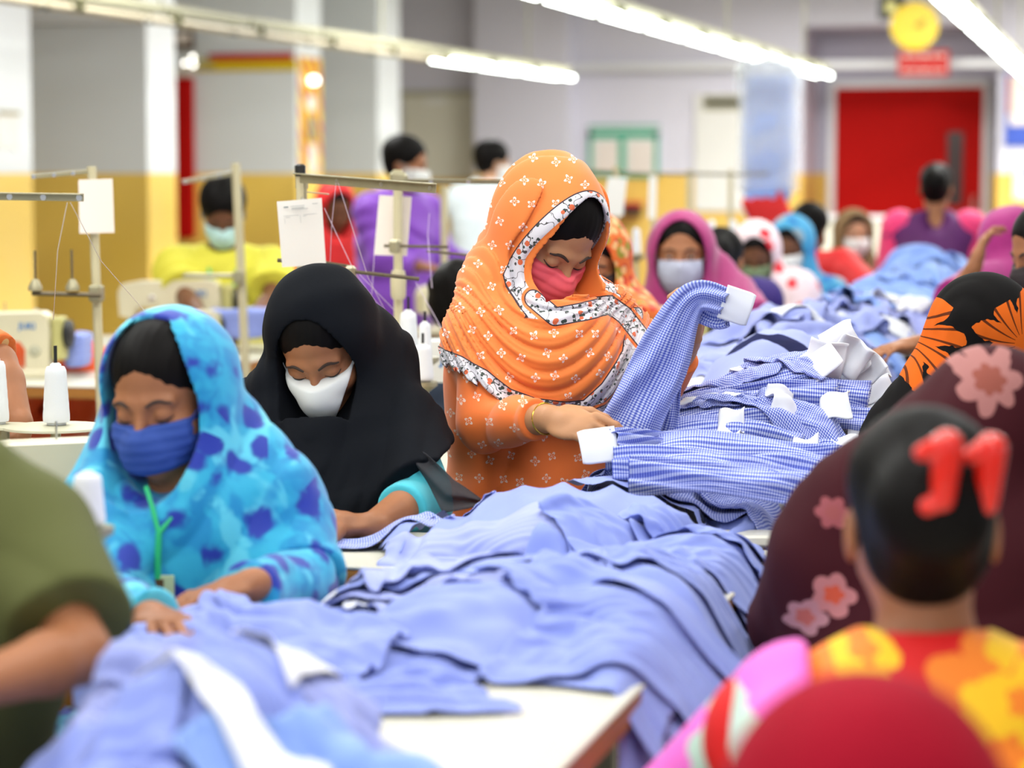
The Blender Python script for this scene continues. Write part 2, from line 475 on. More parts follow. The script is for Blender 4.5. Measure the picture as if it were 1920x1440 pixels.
def person(label, J, skin, garment=None, scarf=None, hair=None, mask=None, hands=None, h=0.005, hg=None, sleeve=1.0,
           hair_mat=None, garment_opts=None, scarf_opts=None, gaze='down', group=None, extra=None, legs='trousers', legs_mat=None, name='person', eyes=True, hair_style='long', mask_style='flat', straps=True, gname='tunic', mask_box=(-0.058, 0.046)):
    hg = hg or h; s = J['s']; by, bx, up = J['by'], J['bx'], J['up']
    H, HF = J['H'], J['HF']; N = J['N']; PV = J['PV']
    foot = 0.5*(J['AR']+J['AL'])
    root = thing(name, label, 'person', (foot[0], foot[1], 0.0), group)
    
    q32 = lambda p: ((p - H.astype(f32)) @ HF.astype(f32))/f32(s)
    C = J['S'] - up*0.14*s
    TF = np.stack([bx, np.cross(up, bx), up], 1)
    go = garment_opts or {}; so = scarf_opts or {}
    hands = hands or {}
    hp = []
    for k in ('R', 'L'):
        W, Ee = J['W'+k], J['E'+k]
        hd = hands.get(k, {})
        if hd is False: continue
        d = hd.get('d', nrm(W-Ee)); n = hd.get('n', IZ if abs(nrm(d)[2]) < 0.8 else -by)
        hp.append(hand_prims(W, d, np.asarray(n, float), hd.get('side', 1 if k == 'L' else -1), hd.get('curl', 0.5), s=s*0.95, thumb=hd.get('thumb', 0.6), cl=hd.get('cl')))
    def headf(p): return head_sdf(q32(p))*f32(s)
    def legsf(p, r=0.0):
        d = cap(p, PV + bx*0.08, J['KR'], 0.085+r, 0.055+r); d = np.minimum(d, cap(p, PV - bx*0.08, J['KL'], 0.085+r, 0.055+r))
        d = np.minimum(d, cap(p, J['KR'], J['AR'], 0.055+r, 0.035+r)); d = np.minimum(d, cap(p, J['KL'], J['AL'], 0.055+r, 0.035+r))
        return d
    def bodyf(p):
        d = near(p, H, 0.22*s, headf)
        d = smin(d, cap(p, H - HF[:, 1]*0.012*s - HF[:, 2]*0.06*s, N + up*0.0, 0.047*s, 0.052*s), 0.02)
        d = smin(d, ell(p, C, (0.145*s, 0.095*s, 0.19*s), TF), 0.04)
        d = smin(d, cap(p, J['SR'] - up*0.02, J['SL'] - up*0.02, 0.042*s), 0.03)
        d = smin(d, cap(p, C - up*0.1, PV, 0.10*s, 0.12*s), 0.04)
        for k in ('R', 'L'):
            S_, E_, W_ = J['S'+k]-up*0.02, J['E'+k], J['W'+k]
            e = smin(cap(p, S_, E_, 0.044*s, 0.035*s), smin(cap(p, E_, E_*0.7+W_*0.3, 0.035*s, 0.037*s), cap(p, E_*0.7+W_*0.3, W_, 0.037*s, 0.024*s), 0.01), 0.012)
            d = smin(d, e, 0.015)
        for pr in hp:
            d = smin(d, near(p, pr[0][1], 0.16, lambda q: eval_hand(q, pr)), 0.006)
        d = np.minimum(d, legsf(p))
        for k in ('R', 'L'):
            d = smin(d, cap(p, J['A'+k]-IZ*0.03, J['A'+k]-IZ*0.035+by*0.13, 0.032, 0.028), 0.02)
        return d
    js = np.array([J[k] for k in ('SR', 'SL', 'ER', 'EL', 'WR', 'WL', 'PV', 'KR', 'KL', 'AR', 'AL')] + [H + V(0, 0, 0.16), H])
    lo = js.min(0) - 0.20; hi = js.max(0) + 0.20; lo[2] = 0.0
    body = sdf_obj('body', bodyf, lo, hi, h, skin, root)
    # ---------------- garment
    fr = go.get('folds', 0.004); infl = go.get('infl', 0.0)
    def torsof(p, r):
        d = ell(p, C, (0.165*s+r, 0.112*s+r, 0.205*s+r), TF)
        d = smin(d, cap(p, J['SR']-up*0.03+bx*0.0, J['SL']-up*0.03, 0.056*s+r), 0.05)
        if go.get('bust', 0.0):
            for sg in (-1, 1): d = smin(d, sph(p, C + by*0.07*s + bx*0.07*s*sg - up*0.01, 0.06*s+r+go['bust']), 0.05)
        d = smin(d, cap(p, C - up*0.08, PV, 0.125*s+r, 0.155*s+r), 0.06)
        return d
    def armf(p, r, upto):
        d = None
        for k in ('R', 'L'):
            S_, E_, W_ = J['S'+k]-up*0.025, J['E'+k], J['W'+k]
            sl = upto if not isinstance(upto, dict) else upto[k]
            if sl <= 0:
                end = E_*(1+sl) + S_*(-sl); e = cap(p, S_, E_, 0.060*s+r, 0.056*s+r); e = smax(e, plane(p, end, nrm(E_-S_)), 0.006)
            else:
                end = E_*(1-sl) + W_*sl
                e = cap(p, S_, E_, 0.060*s+r, 0.051*s+r)
                e2 = cap(p, E_, W_, 0.046*s+r, 0.031*s+r)
                e2 = smax(e2, plane(p, end, nrm(W_-E_)), 0.004)
                e = smin(e, e2, 0.02)
            d = e if d is None else smin(d, e, 0.01)
        return d
    if garment is not None:
        seed = go.get('seed', 3)
        def garf(p):
            d = smin(torsof(p, infl), armf(p, infl*0.5 + go.get('sleeve_r', 0.0), sleeve), 0.03)
            if go.get('skirt', True):
                e = cap(p, PV + bx*0.07, J['KR'], 0.125, 0.095); e = smin(e, cap(p, PV - bx*0.07, J['KL'], 0.125, 0.095), 0.06)
                d = smin(d, e, 0.05)
            ph = wob(p, 16, seed)*2.6 + wob(p, 7, seed+1)*3
            w = np.abs(np.sin(ph*1.7))**0.8
            d = d - f32(fr)*(w-0.5)*2 - f32(fr*0.5)*wob(p, 45, seed+2)
            for c in go.get('cut', []): d = smax(d, -c(p), 0.004)
            d = smax(d, -cap(p, N, N + up*0.1 + HF[:, 1]*0.02, 0.060*s, 0.075*s), 0.01)
            for c in go.get('add', []): d = smin(d, c(p), 0.01)
            return d
        sdf_obj(gname, garf, lo, hi, hg, garment, root, attrs=go.get('attrs'))
        if legs:
            def legf(p): 
                d = np.minimum(cap(p, J['KR'], J['AR']+IZ*0.03, 0.075, 0.06), cap(p, J['KL'], J['AL']+IZ*0.03, 0.075, 0.06))
                return d - f32(0.004)*wob(p, 30, 9)
            l2 = np.minimum(np.minimum(J['AR'], J['AL']), np.minimum(J['KR'], J['KL']))-0.12; h2 = np.maximum(np.maximum(J['AR'], J['AL']), np.maximum(J['KR'], J['KL']))+0.12
            l2[2] = max(0.0, l2[2])
            sdf_obj(legs, legf, l2, h2, 0.014, legs_mat or garment, root)
    # ---------------- hair
    if hair is not None:
        def hairf(p):
            q = q32(p)
            t = 0.0 if hair_style in ('long', 'bun') else so.get('ht', 0.006)
            d = ell(q, (0, -0.020, 0.044), (0.080+t, 0.096+t, 0.080+t))
            if hair_style in ('long', 'bun'):
                d = smin(d, ell(q, (0, -0.05, -0.02), (0.068, 0.058, 0.07)), 0.03)
            else:
                d = smin(d, ell(q, (0, -0.045, -0.01), (0.070, 0.055, 0.065)), 0.03)
            if hair_style == 'bun':
                d = smin(d, ell(q, (0, -0.112, 0.005), (0.060, 0.045, 0.060)), 0.032)
            if hair_style == 'curly':
                d = d - f32(0.010)*wob(q, 75, 5, 8) - 0.006
            fz = so.get('hairline', 0.0)
            d = smax(d, -ell(q, (0, 0.105, -0.018+fz), (0.067, 0.080, 0.086)), 0.006)
            d = smax(d, -ell(q, (0, 0.10, -0.09), (0.085, 0.085, 0.09)), 0.01)
            if hair_style == 'long': d = smax(d, -(np.abs(q[:, 0]) + np.maximum(0, f32(0.07)-q[:, 1])*5 - 0.0012), 0.003)
            st = np.sin(q[:, 0]*420 + q[:, 2]*60 + 2*wob(q, 20, 3))*f32(0.00035)
            d = d + st
            return d*f32(s)
        sdf_obj('hair', hairf, H-0.20, H+0.20, max(0.0028, h*0.8), hair, root)
    # ---------------- mask
    if mask is not None:
        def maskf(p):
            q = q32(p); m = head_sdf(q)
            if mask_style == 'duck':
                m = smin(m - f32(0.004), ell(q, (0, 0.072, -0.050), (0.050, 0.056, 0.055)), 0.02)
                m = smin(m, ell(q, (0, 0.052, -0.026), (0.066, 0.056, 0.030)), 0.015)
                lim = np.abs(q[:, 0]) - (0.068 + (q[:, 2]+0.014)*0.66)
                m = smax(m, lim*0.85, 0.002); m = smax(m, q[:, 2]+0.009, 0.002); m = smax(m, -0.120-q[:, 2], 0.004)
                m = smax(m, 0.012-q[:, 1], 0.004)
                m = m + np.abs(q[:, 0]-0.006)*f32(0.04)
            else:
                m = smin(m - f32(0.005), ell(q, (0, 0.066, -0.055), (0.048, 0.050, 0.046)), 0.02)
                m = smax(m, box(q, (0, 0.10, mask_box[0]), (0.063, 0.10, mask_box[1]), rd=0.008), 0.002)
                m = smax(m, 0.012-q[:, 1], 0.003)
                m = m - f32(0.0016)*np.abs(np.sin(q[:, 2]*200 + np.abs(q[:, 0])*25))
            return m*f32(s)
        hm = max(0.0022, h*0.6)
        mo = sdf_obj('face_mask', maskf, H-0.16, H+0.16, hm, mask, root)
    Lw = lambda x, y, z: H + HF @ (np.array([x, y, z])*s)
    def surf(x, z, off=0.0008):
        ys = np.linspace(0.135, 0.0, 180).astype(f32); pts = np.stack([np.full_like(ys, x), ys, np.full_like(ys, z)], 1)
        d = head_sdf(pts); k = np.argmax(d < 0) if (d < 0).any() else 90
        return Lw(x, ys[k]+off, z)
    if eyes:
        for sg in (-1, 1):
            b = MB(); pts = [surf(sg*(0.014+0.036*t), 0.0165+0.008*math.sin(PI*min(1, t*1.25)*0.8)-0.004*t, 0.0006) for t in np.linspace(0, 1, 9)]
            b.tube(pts, [0.0012+0.0022*math.sin(PI*(0.15+0.8*t)) for t in np.linspace(0, 1, 9)], 6); b.build('eyebrow', M['hair_soft'], root, smooth=True)
            zz = -0.0065 if gaze == 'down' else 0.0035
            b = MB(); pts = [surf(sg*(0.0175+0.0285*t), zz + (-0.0035 if gaze == 'down' else 0.0035)*math.sin(PI*t) + 0.002*t, 0.0004) for t in np.linspace(0, 1, 9)]
            b.tube(pts, [0.0007+0.0014*math.sin(PI*(0.1+0.8*t)) for t in np.linspace(0, 1, 9)], 6); b.build('eyelashes', M['lash'], root, smooth=True)
            if gaze == 'open':
                c = surf(sg*0.031, -0.001, 0.0)
                b = MB(); b.lathe((0, 0, 0), [(0.0001, -0.0012), (0.0088, -0.001), (0.0085, 0.0002), (0.005, 0.0006), (0.0001, 0.0014)], 16, np.stack([HF[:, 0], HF[:, 2]*-0.45, HF[:, 1]], 1))
                b.v = [tuple(np.array(v)+c) for v in b.v]; e = b.build('eye', M['eyewhite'], root, smooth=True)
                b = MB(); b.lathe(c + HF[:, 1]*0.001, [(0.0001, 0), (0.0052, 0.0001), (0.0042, 0.0008), (0.0001, 0.001)], 14, np.stack([HF[:, 0], -HF[:, 2], HF[:, 1]], 1)); b.build('iris', M['lash'], root, smooth=True)
    if mask is not None and straps and eyes:
        for sg in (-1, 1):
            b = MB()
            b.tube([Lw(sg*0.058, 0.056, -0.020), Lw(sg*0.071, 0.032, -0.006), Lw(sg*0.080, 0.0, 0.006)], 0.0011, 6)
            b.tube([Lw(sg*0.054, 0.045, -0.090), Lw(sg*0.066, 0.022, -0.062), Lw(sg*0.078, -0.004, -0.030)], 0.0011, 6)
            b.build('mask_strap', mask, mo, smooth=True)
    # ---------------- scarf
    if scarf is not None:
        ow, oh, oz, oy = so.get('ow', 0.070), so.get('oh', 0.112), so.get('oz', -0.012), so.get('oy', 0.0)
        hem = so.get('hem', 0.16); cinf = so.get('cinf', 0.022); fa_ = so.get('fold', 0.006); lam = so.get('lam', 0.035)
        seed = so.get('seed', 5); bulge = so.get('bulge', 0.0); tk = so.get('thick', 0.0)
        hemN = nrm(so.get('hem_n', -up)); hemP = so.get('hem_p', J['S'] - up*hem)
        def edist(p):
            q = q32(p)
            z = q[:, 2] - f32(oz)
            e = np.sqrt((q[:, 0]/ow)**2 + (np.where(z > 0, z/oh, z/(oh*so.get('ob', 1.0))))**2)
            return (e-1)*f32(ow)*f32(s)
        def openf(p):
            q = q32(p); return np.maximum(np.maximum(edist(p), (f32(oy)-q[:, 1])*f32(s)), (q[:, 1]-f32(so.get('od', 0.15)))*f32(s))
        def scarff(p):
            q = q32(p)
            d = ell(q, (0, -0.026-bulge*0.5, 0.036), (0.091+tk, 0.113+tk+bulge*0.5, 0.094+tk))*f32(s)
            d = smin(d, ell(q, (0, 0.0, -0.02), (0.084+tk, 0.084, 0.125))*f32(s), 0.04)
            if so.get('cape', True):
                d = smin(d, cap(p, H - HF[:, 1]*0.03*s, N, 0.088*s+tk, 0.095*s+tk), 0.06)
                c = smin(torsof(p, cinf), armf(p, cinf, 0.0), 0.05)
                c = smin(c, cap(p, N, C + by*0.03, 0.10*s, 0.12*s), 0.06)
                c = smax(c, plane(p, hemP, hemN), 0.006)
                for cc in so.get('cut', []): c = smax(c, -cc(p), 0.006)
                d = smin(d, c, 0.06)
            else:
                d = smin(d, cap(p, H - HF[:, 1]*0.04*s - HF[:, 2]*0.03, N - up*0.02, 0.085*s, 0.10*s), 0.05)
            for c in so.get('add', []): d = smin(d, c(p), so.get('addk', 0.03))
            e = edist(p) if 'fold_field' not in so else so['fold_field'](p)
            ph = e*f32(2*PI/lam) + wob(p, 7, seed)*2.2 + wob(p, 18, seed+1)*0.8
            am = 0.55 + 0.45*wob(p, 9, seed+2, 4)
            w = 1 - np.abs(np.sin(ph*0.5))**0.75*1.0
            d = d + f32(fa_)*(w*1.4 - 0.45)*np.clip(am, 0.1, 1.2)
            ph2 = e*f32(2*PI/(lam*0.42)) + wob(p, 8, seed+7)*3.0
            d = d + f32(fa_*0.34)*(1-2*np.abs(np.sin(ph2*0.5)))*np.clip(wob(p, 11, seed+8, 4)*1.2+0.4, 0, 1)
            d = d - f32(fa_*0.3)*wob(p, 55, seed+3)
            d = smax(d, -openf(p), 0.004)
            for cc in so.get('carve', []): d = smax(d, -cc(p), 0.005)
            return d
        def edge_at(p):
            q = q32(p); return edist(p) + np.maximum(0, f32(0.058)-q[:, 1])*f32(0.75*s)
        at = {'edge': edge_at}
        at.update(so.get('attrs', {}))
        lo2 = np.minimum(lo, H-0.25); hi2 = np.maximum(hi, H+0.25); lo2[2] = max(lo2[2], min(hemP[2]-0.25, J['S'][2]-0.30) - so.get('below', 0.0))
        sdf_obj('headscarf', scarff, lo2, hi2, so.get('h', h), scarf, root, attrs=at)
    if extra: extra(root, J, Lw, surf, q32, torsof)
    return root
# ---------------------------------------------------------------- materials
M = {}
S = srgb
M['hair'] = material('hair', color=S(14, 11, 10), rough=0.55, spec=0.10)
M['hair_soft'] = material('brow_hair', color=S(52, 34, 24), rough=0.7)
M['lash'] = material('lash', color=S(30, 18, 14), rough=0.6)
M['eyewhite'] = material('eye_white', color=S(225, 215, 205), rough=0.2)
M['skin_a'] = skin_mat('skin_warm', S(188, 134, 94))
M['skin_b'] = skin_mat('skin_brown', S(166, 108, 72))
M['skin_c'] = skin_mat('skin_dark', S(120, 76, 50))
M['skin_d'] = skin_mat('skin_light', S(205, 155, 120))
def wall_build(up, low, zb=1.5):
    def b():
        x, y, z = xyz(coords('Object')); f = noise(coords('Object'), 1.3, 4.0)
        c = cmix(esm(z, zb-0.006, zb+0.006), low, up)
        return cmix((f-0.5)*0.25 + 0.05, c, S(200, 195, 190))
    return b
M['wall'] = material('painted_wall', wall_build(S(226, 223, 236), S(244, 200, 92)), rough=0.55)
M['pier'] = material('painted_pier', wall_build(S(232, 236, 238), S(248, 208, 92)), rough=0.5)
M['recess'] = material('shaded_recess_paint', wall_build(S(196, 190, 208), S(226, 180, 72)), rough=0.55)  # wall paint mixed darker: the shade of the recess put into its colour
M['white_paint'] = material('white_paint', color=S(235, 235, 238), rough=0.5, var=0.04)
def floor_b():
    x, y, z = xyz(coords('Object')); f = noise(coords('Object'), 3.0, 4.0)
    g = emin(eabs(efr(x/0.6)-0.5), eabs(efr(y/0.6)-0.5)) 
    c = cmix(f, S(120, 116, 108), S(150, 144, 134)); return cmix((0.5-emax(eabs(efr(x/0.6)-0.5), eabs(efr(y/0.6)-0.5))) < 0.008, c, S(80, 76, 70))
M['floor'] = material('floor_tiles', floor_b, rough=0.35)
M['ceiling'] = material('ceiling_paint', color=S(232, 232, 232), rough=0.7, var=0.03)
M['red_door'] = material('red_door', color=S(186, 8, 4), spec=0.15, rough=0.7, var=0.10, vscale=0.8)
M['red'] = material('red_paint', color=S(200, 30, 24), rough=0.5)
M['dark_glass'] = material('dark_glass', color=S(70, 48, 44), rough=0.15)
M['yellow'] = material('yellow_paint', color=S(232, 200, 10), rough=0.45)
M['clock'] = material('clock_yellow', color=S(240, 205, 10), rough=0.35)
M['brown_ink'] = material('brown_ink', color=S(120, 90, 20), rough=0.5)
M['blue_paint'] = material('blue_paint', color=S(60, 90, 190), rough=0.5)
M['green_paint'] = material('green_paint', color=S(60, 175, 140), rough=0.5)
M['paper'] = material('paper', color=S(236, 234, 228), rough=0.8, var=0.02)
M['paper_warm'] = material('paper_warm', color=S(240, 228, 218), rough=0.8, var=0.02)
M['ink'] = material('ink', color=S(120, 130, 135), rough=0.8)
M['cream_panel'] = material('cream_panel', color=S(226, 222, 204), rough=0.6, var=0.04, vscale=3)
M['khaki'] = material('khaki_metal', color=S(166, 158, 128), rough=0.35, metal=0.35, var=0.12, vscale=30)
M['khaki_pole'] = material('khaki_pole', color=S(205, 194, 158), rough=0.4, var=0.06, vscale=20)
M['channel'] = material('channel_metal', color=S(190, 182, 152), rough=0.45, var=0.06, vscale=8)
M['dark_rod'] = material('dark_rod', color=S(104, 92, 72), rough=0.35, metal=0.5)
M['black'] = material('black_plastic', color=S(28, 28, 28), rough=0.45)
M['steel'] = material('steel', color=S(200, 200, 200), rough=0.25, metal=0.9)
M['machine'] = material('machine_enamel', color=S(226, 216, 184), rough=0.32, var=0.04, vscale=6, coat=0.2)
M['machine_w'] = material('machine_white', color=S(240, 240, 232), rough=0.28, coat=0.3)
M['machine_y'] = material('machine_khaki', color=S(196, 188, 120), rough=0.5)
M['logo'] = material('logo_blue', color=S(40, 120, 190), rough=0.5)
M['thread_w'] = material('thread_white', color=S(240, 241, 244), rough=0.7, bump=0.25, bscale=500)
M['thread_b'] = material('thread_black', color=S(24, 24, 26), rough=0.7)
M['yarn'] = material('yarn', color=S(225, 205, 225), rough=0.7)
M['tabletop'] = material('table_laminate', color=S(226, 222, 206), rough=0.28, var=0.03, vscale=4)
M['wood_edge'] = material('wood_edge', lambda: cmix(noise(comb(*(a*b for a, b in zip(xyz(coords('Object')), (3.0, 3.0, 40.0)))), 3.0, 4.0), S(150, 92, 34), S(196, 132, 56)), rough=0.4)
M['frame_metal'] = material('frame_metal', color=S(190, 186, 160), rough=0.5)
M['tube_on'] = material('tube_lit', color=(1, 1, 1), emit=(0.93, 1.0, 0.93), estr=14.0)
M['small_lamp'] = material('small_lamp', color=(1, 1, 1), emit=(1.0, 0.97, 0.9), estr=5.0)
M['tube_off'] = material('tube_unlit', color=S(206, 196, 166), rough=0.3)
M['fixture'] = material('fixture_metal', color=S(160, 158, 130), rough=0.5, var=0.05)
M['clip_dark'] = material('fixture_clip', color=S(84, 84, 40), rough=0.5)
M['gold'] = material('gold', color=S(230, 180, 70), rough=0.2, metal=1.0)
M['label_green'] = material('lanyard_green', color=S(40, 190, 120), rough=0.6)
M['card'] = material('id_card', color=S(190, 205, 160), rough=0.3)
# --- cloth of the shirts: gingham in UV metres
def gingham(pd=0.0048, dark=(0.04, 0.065, 0.46), mid=(0.24, 0.30, 0.74), wht=(0.70, 0.74, 0.92), mixw=0.0):
    def b():
        u, v, _ = xyz(coords('UV'))
        a = efr(u/pd) < 0.5; c = efr(v/pd) < 0.5; s = a + c
        col = cmix(esm(s, 0.5, 0.6), wht, mid); col = cmix(esm(s, 1.5, 1.6), col, dark)
        if mixw: col = cmix(mixw, col, (0.36, 0.43, 0.85))
        return col
    return b
M['gingham'] = material('gingham_cotton', gingham(), rough=0.75, sheen=0.15)
M['gingham_far'] = material('gingham_cotton_fine', lambda: cmix(noise(coords('Object'), 5.0, 2.0), (0.20, 0.265, 0.69), (0.30, 0.365, 0.78)), rough=0.75, sheen=0.15)
M['gingham_pale'] = material('gingham_cotton_pale', lambda: cmix(noise(coords('Object'), 5.0, 2.0), (0.27, 0.32, 0.71), (0.41, 0.455, 0.82)), rough=0.75, sheen=0.15)
M['sky_cloth'] = material('sky_blue_cotton', lambda: cmix(noise(coords('Object'), 5.0, 2.0), (0.20, 0.34, 0.78), (0.30, 0.44, 0.86)), rough=0.75, sheen=0.15)
M['white_cloth'] = material('white_cotton', color=(0.82, 0.83, 0.90), rough=0.8, sheen=0.1)
# --- hero fabrics
def flower_motif(x, y, R, k=2.0):
    r = esqrt(x*x + y*y); a = eat(y, x)
    pet = eabs(ecos(a*k))*R
    out = (r < pet)*(r > pet*0.58)
    return emin(out + (r < R*0.12), 1.0)
def orange_base(rs=1.0):
    u, v, _ = xyz(coords(attr='flat'))
    cs = 0.043/rs
    # staggered rows of small white cross-shaped blossoms
    row = efl(v/cs); st = efr(row*0.5)
    gx = efr(u/cs + st) - 0.5; gy = efr(v/cs) - 0.5
    w = noise(coords(attr='flat'), 60.0, 1.0) - 0.5
    cel = efl(u/cs+st); ang = esin(row*12.9 + cel*7.3)*1.6; gx = gx + esin(row*5.1 + cel*3.7)*0.13; gy = gy + esin(row*8.3 + cel*9.1)*0.13
    xx = gx*ecos(ang) - gy*esin(ang) + w*0.12; yy = gx*esin(ang) + gy*ecos(ang) + w*0.12
    fl = flower_motif(xx, yy, 0.225)
    big = noise(coords('Object'), 6.0, 2.0)
    base = cmix(big, (0.90, 0.185, 0.022), (0.97, 0.26, 0.045))
    return base, fl
def floral_band(vec):
    n1 = voro(vec, 55.0, rnd=0.9); f1 = E(n1.outputs['Distance']); c1 = xyz(E(n1.outputs['Color']))[0]
    n2 = voro(vec, 105.0, rnd=1.0); f2 = E(n2.outputs['Distance']); c2 = xyz(E(n2.outputs['Color']))[1]
    vine = eabs(noise(vec, 38.0, 1.0) - 0.5) < 0.014
    leaf = (f2 < 0.42)*(c2 > 0.62)
    flo = (f1 < 0.36)*(c1 > 0.58)
    col = cmix(vine, (0.74, 0.70, 0.74), (0.06, 0.05, 0.05)); col = cmix(leaf, col, (0.03, 0.05, 0.04)); col = cmix(flo, col, (0.72, 0.13, 0.04))
    return col
def orange_scarf_b():
    base, fl = orange_base()
    col = cmix(fl, base, (0.94, 0.72, 0.66))
    e = fa('edge'); h1 = fa('hem1'); h2 = fa('hem2'); hv = fa('hood')
    vec = coords(attr='flat')
    fb = floral_band(vec)
    # opening border
    band = (e > 0.011)*(e < 0.040)*hv
    col = cmix(band, col, fb)
    line = (e > 0.040)*(e < 0.0425)*hv; col = cmix(line, col, (0.03, 0.01, 0.02))
    pip = (e < 0.011)*hv; col = cmix(pip, col, (0.93, 0.22, 0.03))
    for h in (h1, h2):
        col = cmix(h < 0.016, col, fb)
        col = cmix((h > 0.016)*(h < 0.0185), col, (0.03, 0.01, 0.02))
        col = cmix((h > 0.0185)*(h < 0.024), col, (0.95, 0.20, 0.03))
    return col
def orange_tunic_b():
    base, fl = orange_base(1.0)
    return cmix(fl, cmix(0.35, base, (0.90, 0.12, 0.01)), (0.95, 0.62, 0.50))
M['orange_scarf'] = material('orange_print_scarf', orange_scarf_b, rough=0.7, sheen=0.25)
M['orange_tunic'] = material('orange_print_tunic', orange_tunic_b, rough=0.7, sheen=0.2)
def turq_b():
    v = coords('Object')
    n = noise(v, 9.0, 3.0, dist=0.6); n2 = noise(v, 22.0, 2.0, dist=0.4); n3 = noise(v, 5.0, 1.0)
    col = cmix(esm(n2, 0.40, 0.62), (0.0, 0.26, 0.55), (0.02, 0.42, 0.66))
    col = cmix(esm(n, 0.53, 0.60), col, (0.10, 0.58, 0.76))
    vv = voro(v, 17.0, rnd=1.0); d = E(vv.outputs['Distance']) + (n2-0.5)*0.9; c = xyz(E(vv.outputs['Color']))[0]
    col = cmix((1-esm(d, 0.28, 0.50))*(c > 0.18), col, (0.006, 0.03, 0.36))
    return col
M['turquoise'] = material('turquoise_print', turq_b, rough=0.7, sheen=0.25)
M['black_veil'] = material('black_veil', color=(0.006, 0.007, 0.010), rough=0.85, spec=0.10, bump=0.15, bscale=120)
M['navy'] = material('navy_cloth', color=(0.012, 0.022, 0.045), rough=0.85, sheen=0.1)
M['teal'] = material('teal_knit', color=(0.055, 0.50, 0.60), rough=0.7, sheen=0.2, var=0.1)
M['sheer'] = material('sheer_black_veil', color=(0.012, 0.012, 0.018), rough=0.8, alpha=0.78)
M['pink_mask'] = material('pink_mask', color=S(236, 92, 104), rough=0.8, var=0.04)
M['white_mask'] = material('white_mask', color=S(226, 226, 224), rough=0.8)
M['blue_mask'] = material('blue_mask', color=S(44, 76, 158), rough=0.8, var=0.08)
M['grey_mask'] = material('grey_mask', color=S(178, 180, 200), rough=0.8)
M['black_mask'] = material('black_mask', color=S(40, 30, 32), rough=0.8)
M['green_mask'] = material('green_mask', color=S(110, 126, 92), rough=0.8)
M['surg_mask'] = material('surgical_mask', lambda: cmix(esm(xyz(coords('Object'))[2], 1.33, 1.40), S(190, 225, 220), S(90, 190, 195)), rough=0.8)
M['olive'] = material('olive_jersey', color=S(88, 92, 44), rough=0.85, var=0.12, vscale=4)
M['purple'] = material('purple_kurta', color=S(132, 66, 190), rough=0.7, var=0.1, vscale=5, sheen=0.2)
M['white_shirt'] = material('white_shirt', color=S(226, 240, 246), rough=0.7)
M['yellow_shirt'] = material('yellow_shirt', color=S(222, 212, 66), rough=0.75, var=0.06)
M['mauve'] = material('mauve_scarf', color=S(168, 42, 112), rough=0.7, var=0.2, vscale=14, sheen=0.2)
M['magenta'] = material('magenta_cloth', color=S(158, 8, 112), rough=0.7, var=0.1, sheen=0.2)
M['hotpink'] = material('hot_pink_cloth', color=S(232, 48, 116), rough=0.7, var=0.12, sheen=0.2)
M['violet'] = material('violet_cloth', color=S(84, 10, 90), rough=0.7, var=0.2, vscale=12)
M['darkblue'] = material('indigo_cloth', color=S(52, 30, 110), rough=0.75, var=0.15)
def multi_b(cols, scale=12.0):
    def b():
        v = coords('Object'); col = None
        for i, c in enumerate(cols):
            if col is None: col = cmix(0.0, c, c); continue
            vv = voro(v, scale*(1+0.35*i)); col = cmix((E(vv.outputs['Distance']) < 0.42)*(xyz(E(vv.outputs['Color']))[i % 3] > 0.45), col, c)
        return col
    return b
M['floral_og'] = material('orange_green_floral', multi_b([S(226, 110, 40), S(150, 140, 40), S(200, 50, 20), S(230, 180, 120)], 16), rough=0.7)
M['redwhite'] = material('red_white_print', multi_b([S(240, 214, 218), S(226, 44, 58), S(240, 214, 218)], 11), rough=0.7)
M['bluescarf'] = material('blue_scarf', multi_b([S(70, 160, 205), S(150, 170, 180), S(40, 120, 190)], 8), rough=0.7)
M['brownscarf'] = material('brown_scarf', color=S(128, 100, 64), rough=0.8, var=0.15)
M['brown_dress'] = material('brown_dress', color=S(84, 58, 30), rough=0.8)
M['red_cloth'] = material('red_cloth', color=S(214, 30, 32), rough=0.7, var=0.1)
M['salmon'] = material('salmon_cloth', multi_b([S(232, 176, 160), S(222, 130, 110)], 12), rough=0.7)
M['crimson'] = material('crimson_cloth', lambda: cmix(noise(coords('Object'), 4.0, 2.0), S(132, 4, 24), S(176, 12, 44)), rough=0.85, spec=0.15)
def petal_flowers(base, pet, vscale, Rr, npet, streak=True, rnd=0.6, thr=0.2, cen=None):
    def b():
        u, v, _ = xyz(coords(attr='flat')); vec = comb(u, v, 0.0)
        vv = voro(vec, vscale, dims='2D', rnd=rnd)
        px, py, _z = xyz(E(vv.outputs['Position']))
        dx = u - px; dy = v - py
        r = esqrt(dx*dx+dy*dy)*vscale; a = eat(dy, dx)
        w = noise(vec, 30.0, 2.0)-0.5
        edge = eabs(ecos(a*(npet/2.0)+w*2.0))*0.45 + 0.55
        m = (r < edge*Rr + w*0.05)*(xyz(E(vv.outputs['Color']))[0] > thr)
        if streak: m = m*(1-(eabs(esin(a*npet*1.0 + r*3.0)) < 0.28)*(r > 0.10)*0.85)
        col = cmix(m, base, pet)
        if cen: col = cmix((r < Rr*0.35)*(xyz(E(vv.outputs['Color']))[0] > thr), col, cen)
        return col
    return b
M['black_floral'] = material('black_orange_floral', petal_flowers((0.006, 0.005, 0.005), (0.72, 0.13, 0.012), 5.5, 0.60, 9), rough=0.8, spec=0.1)
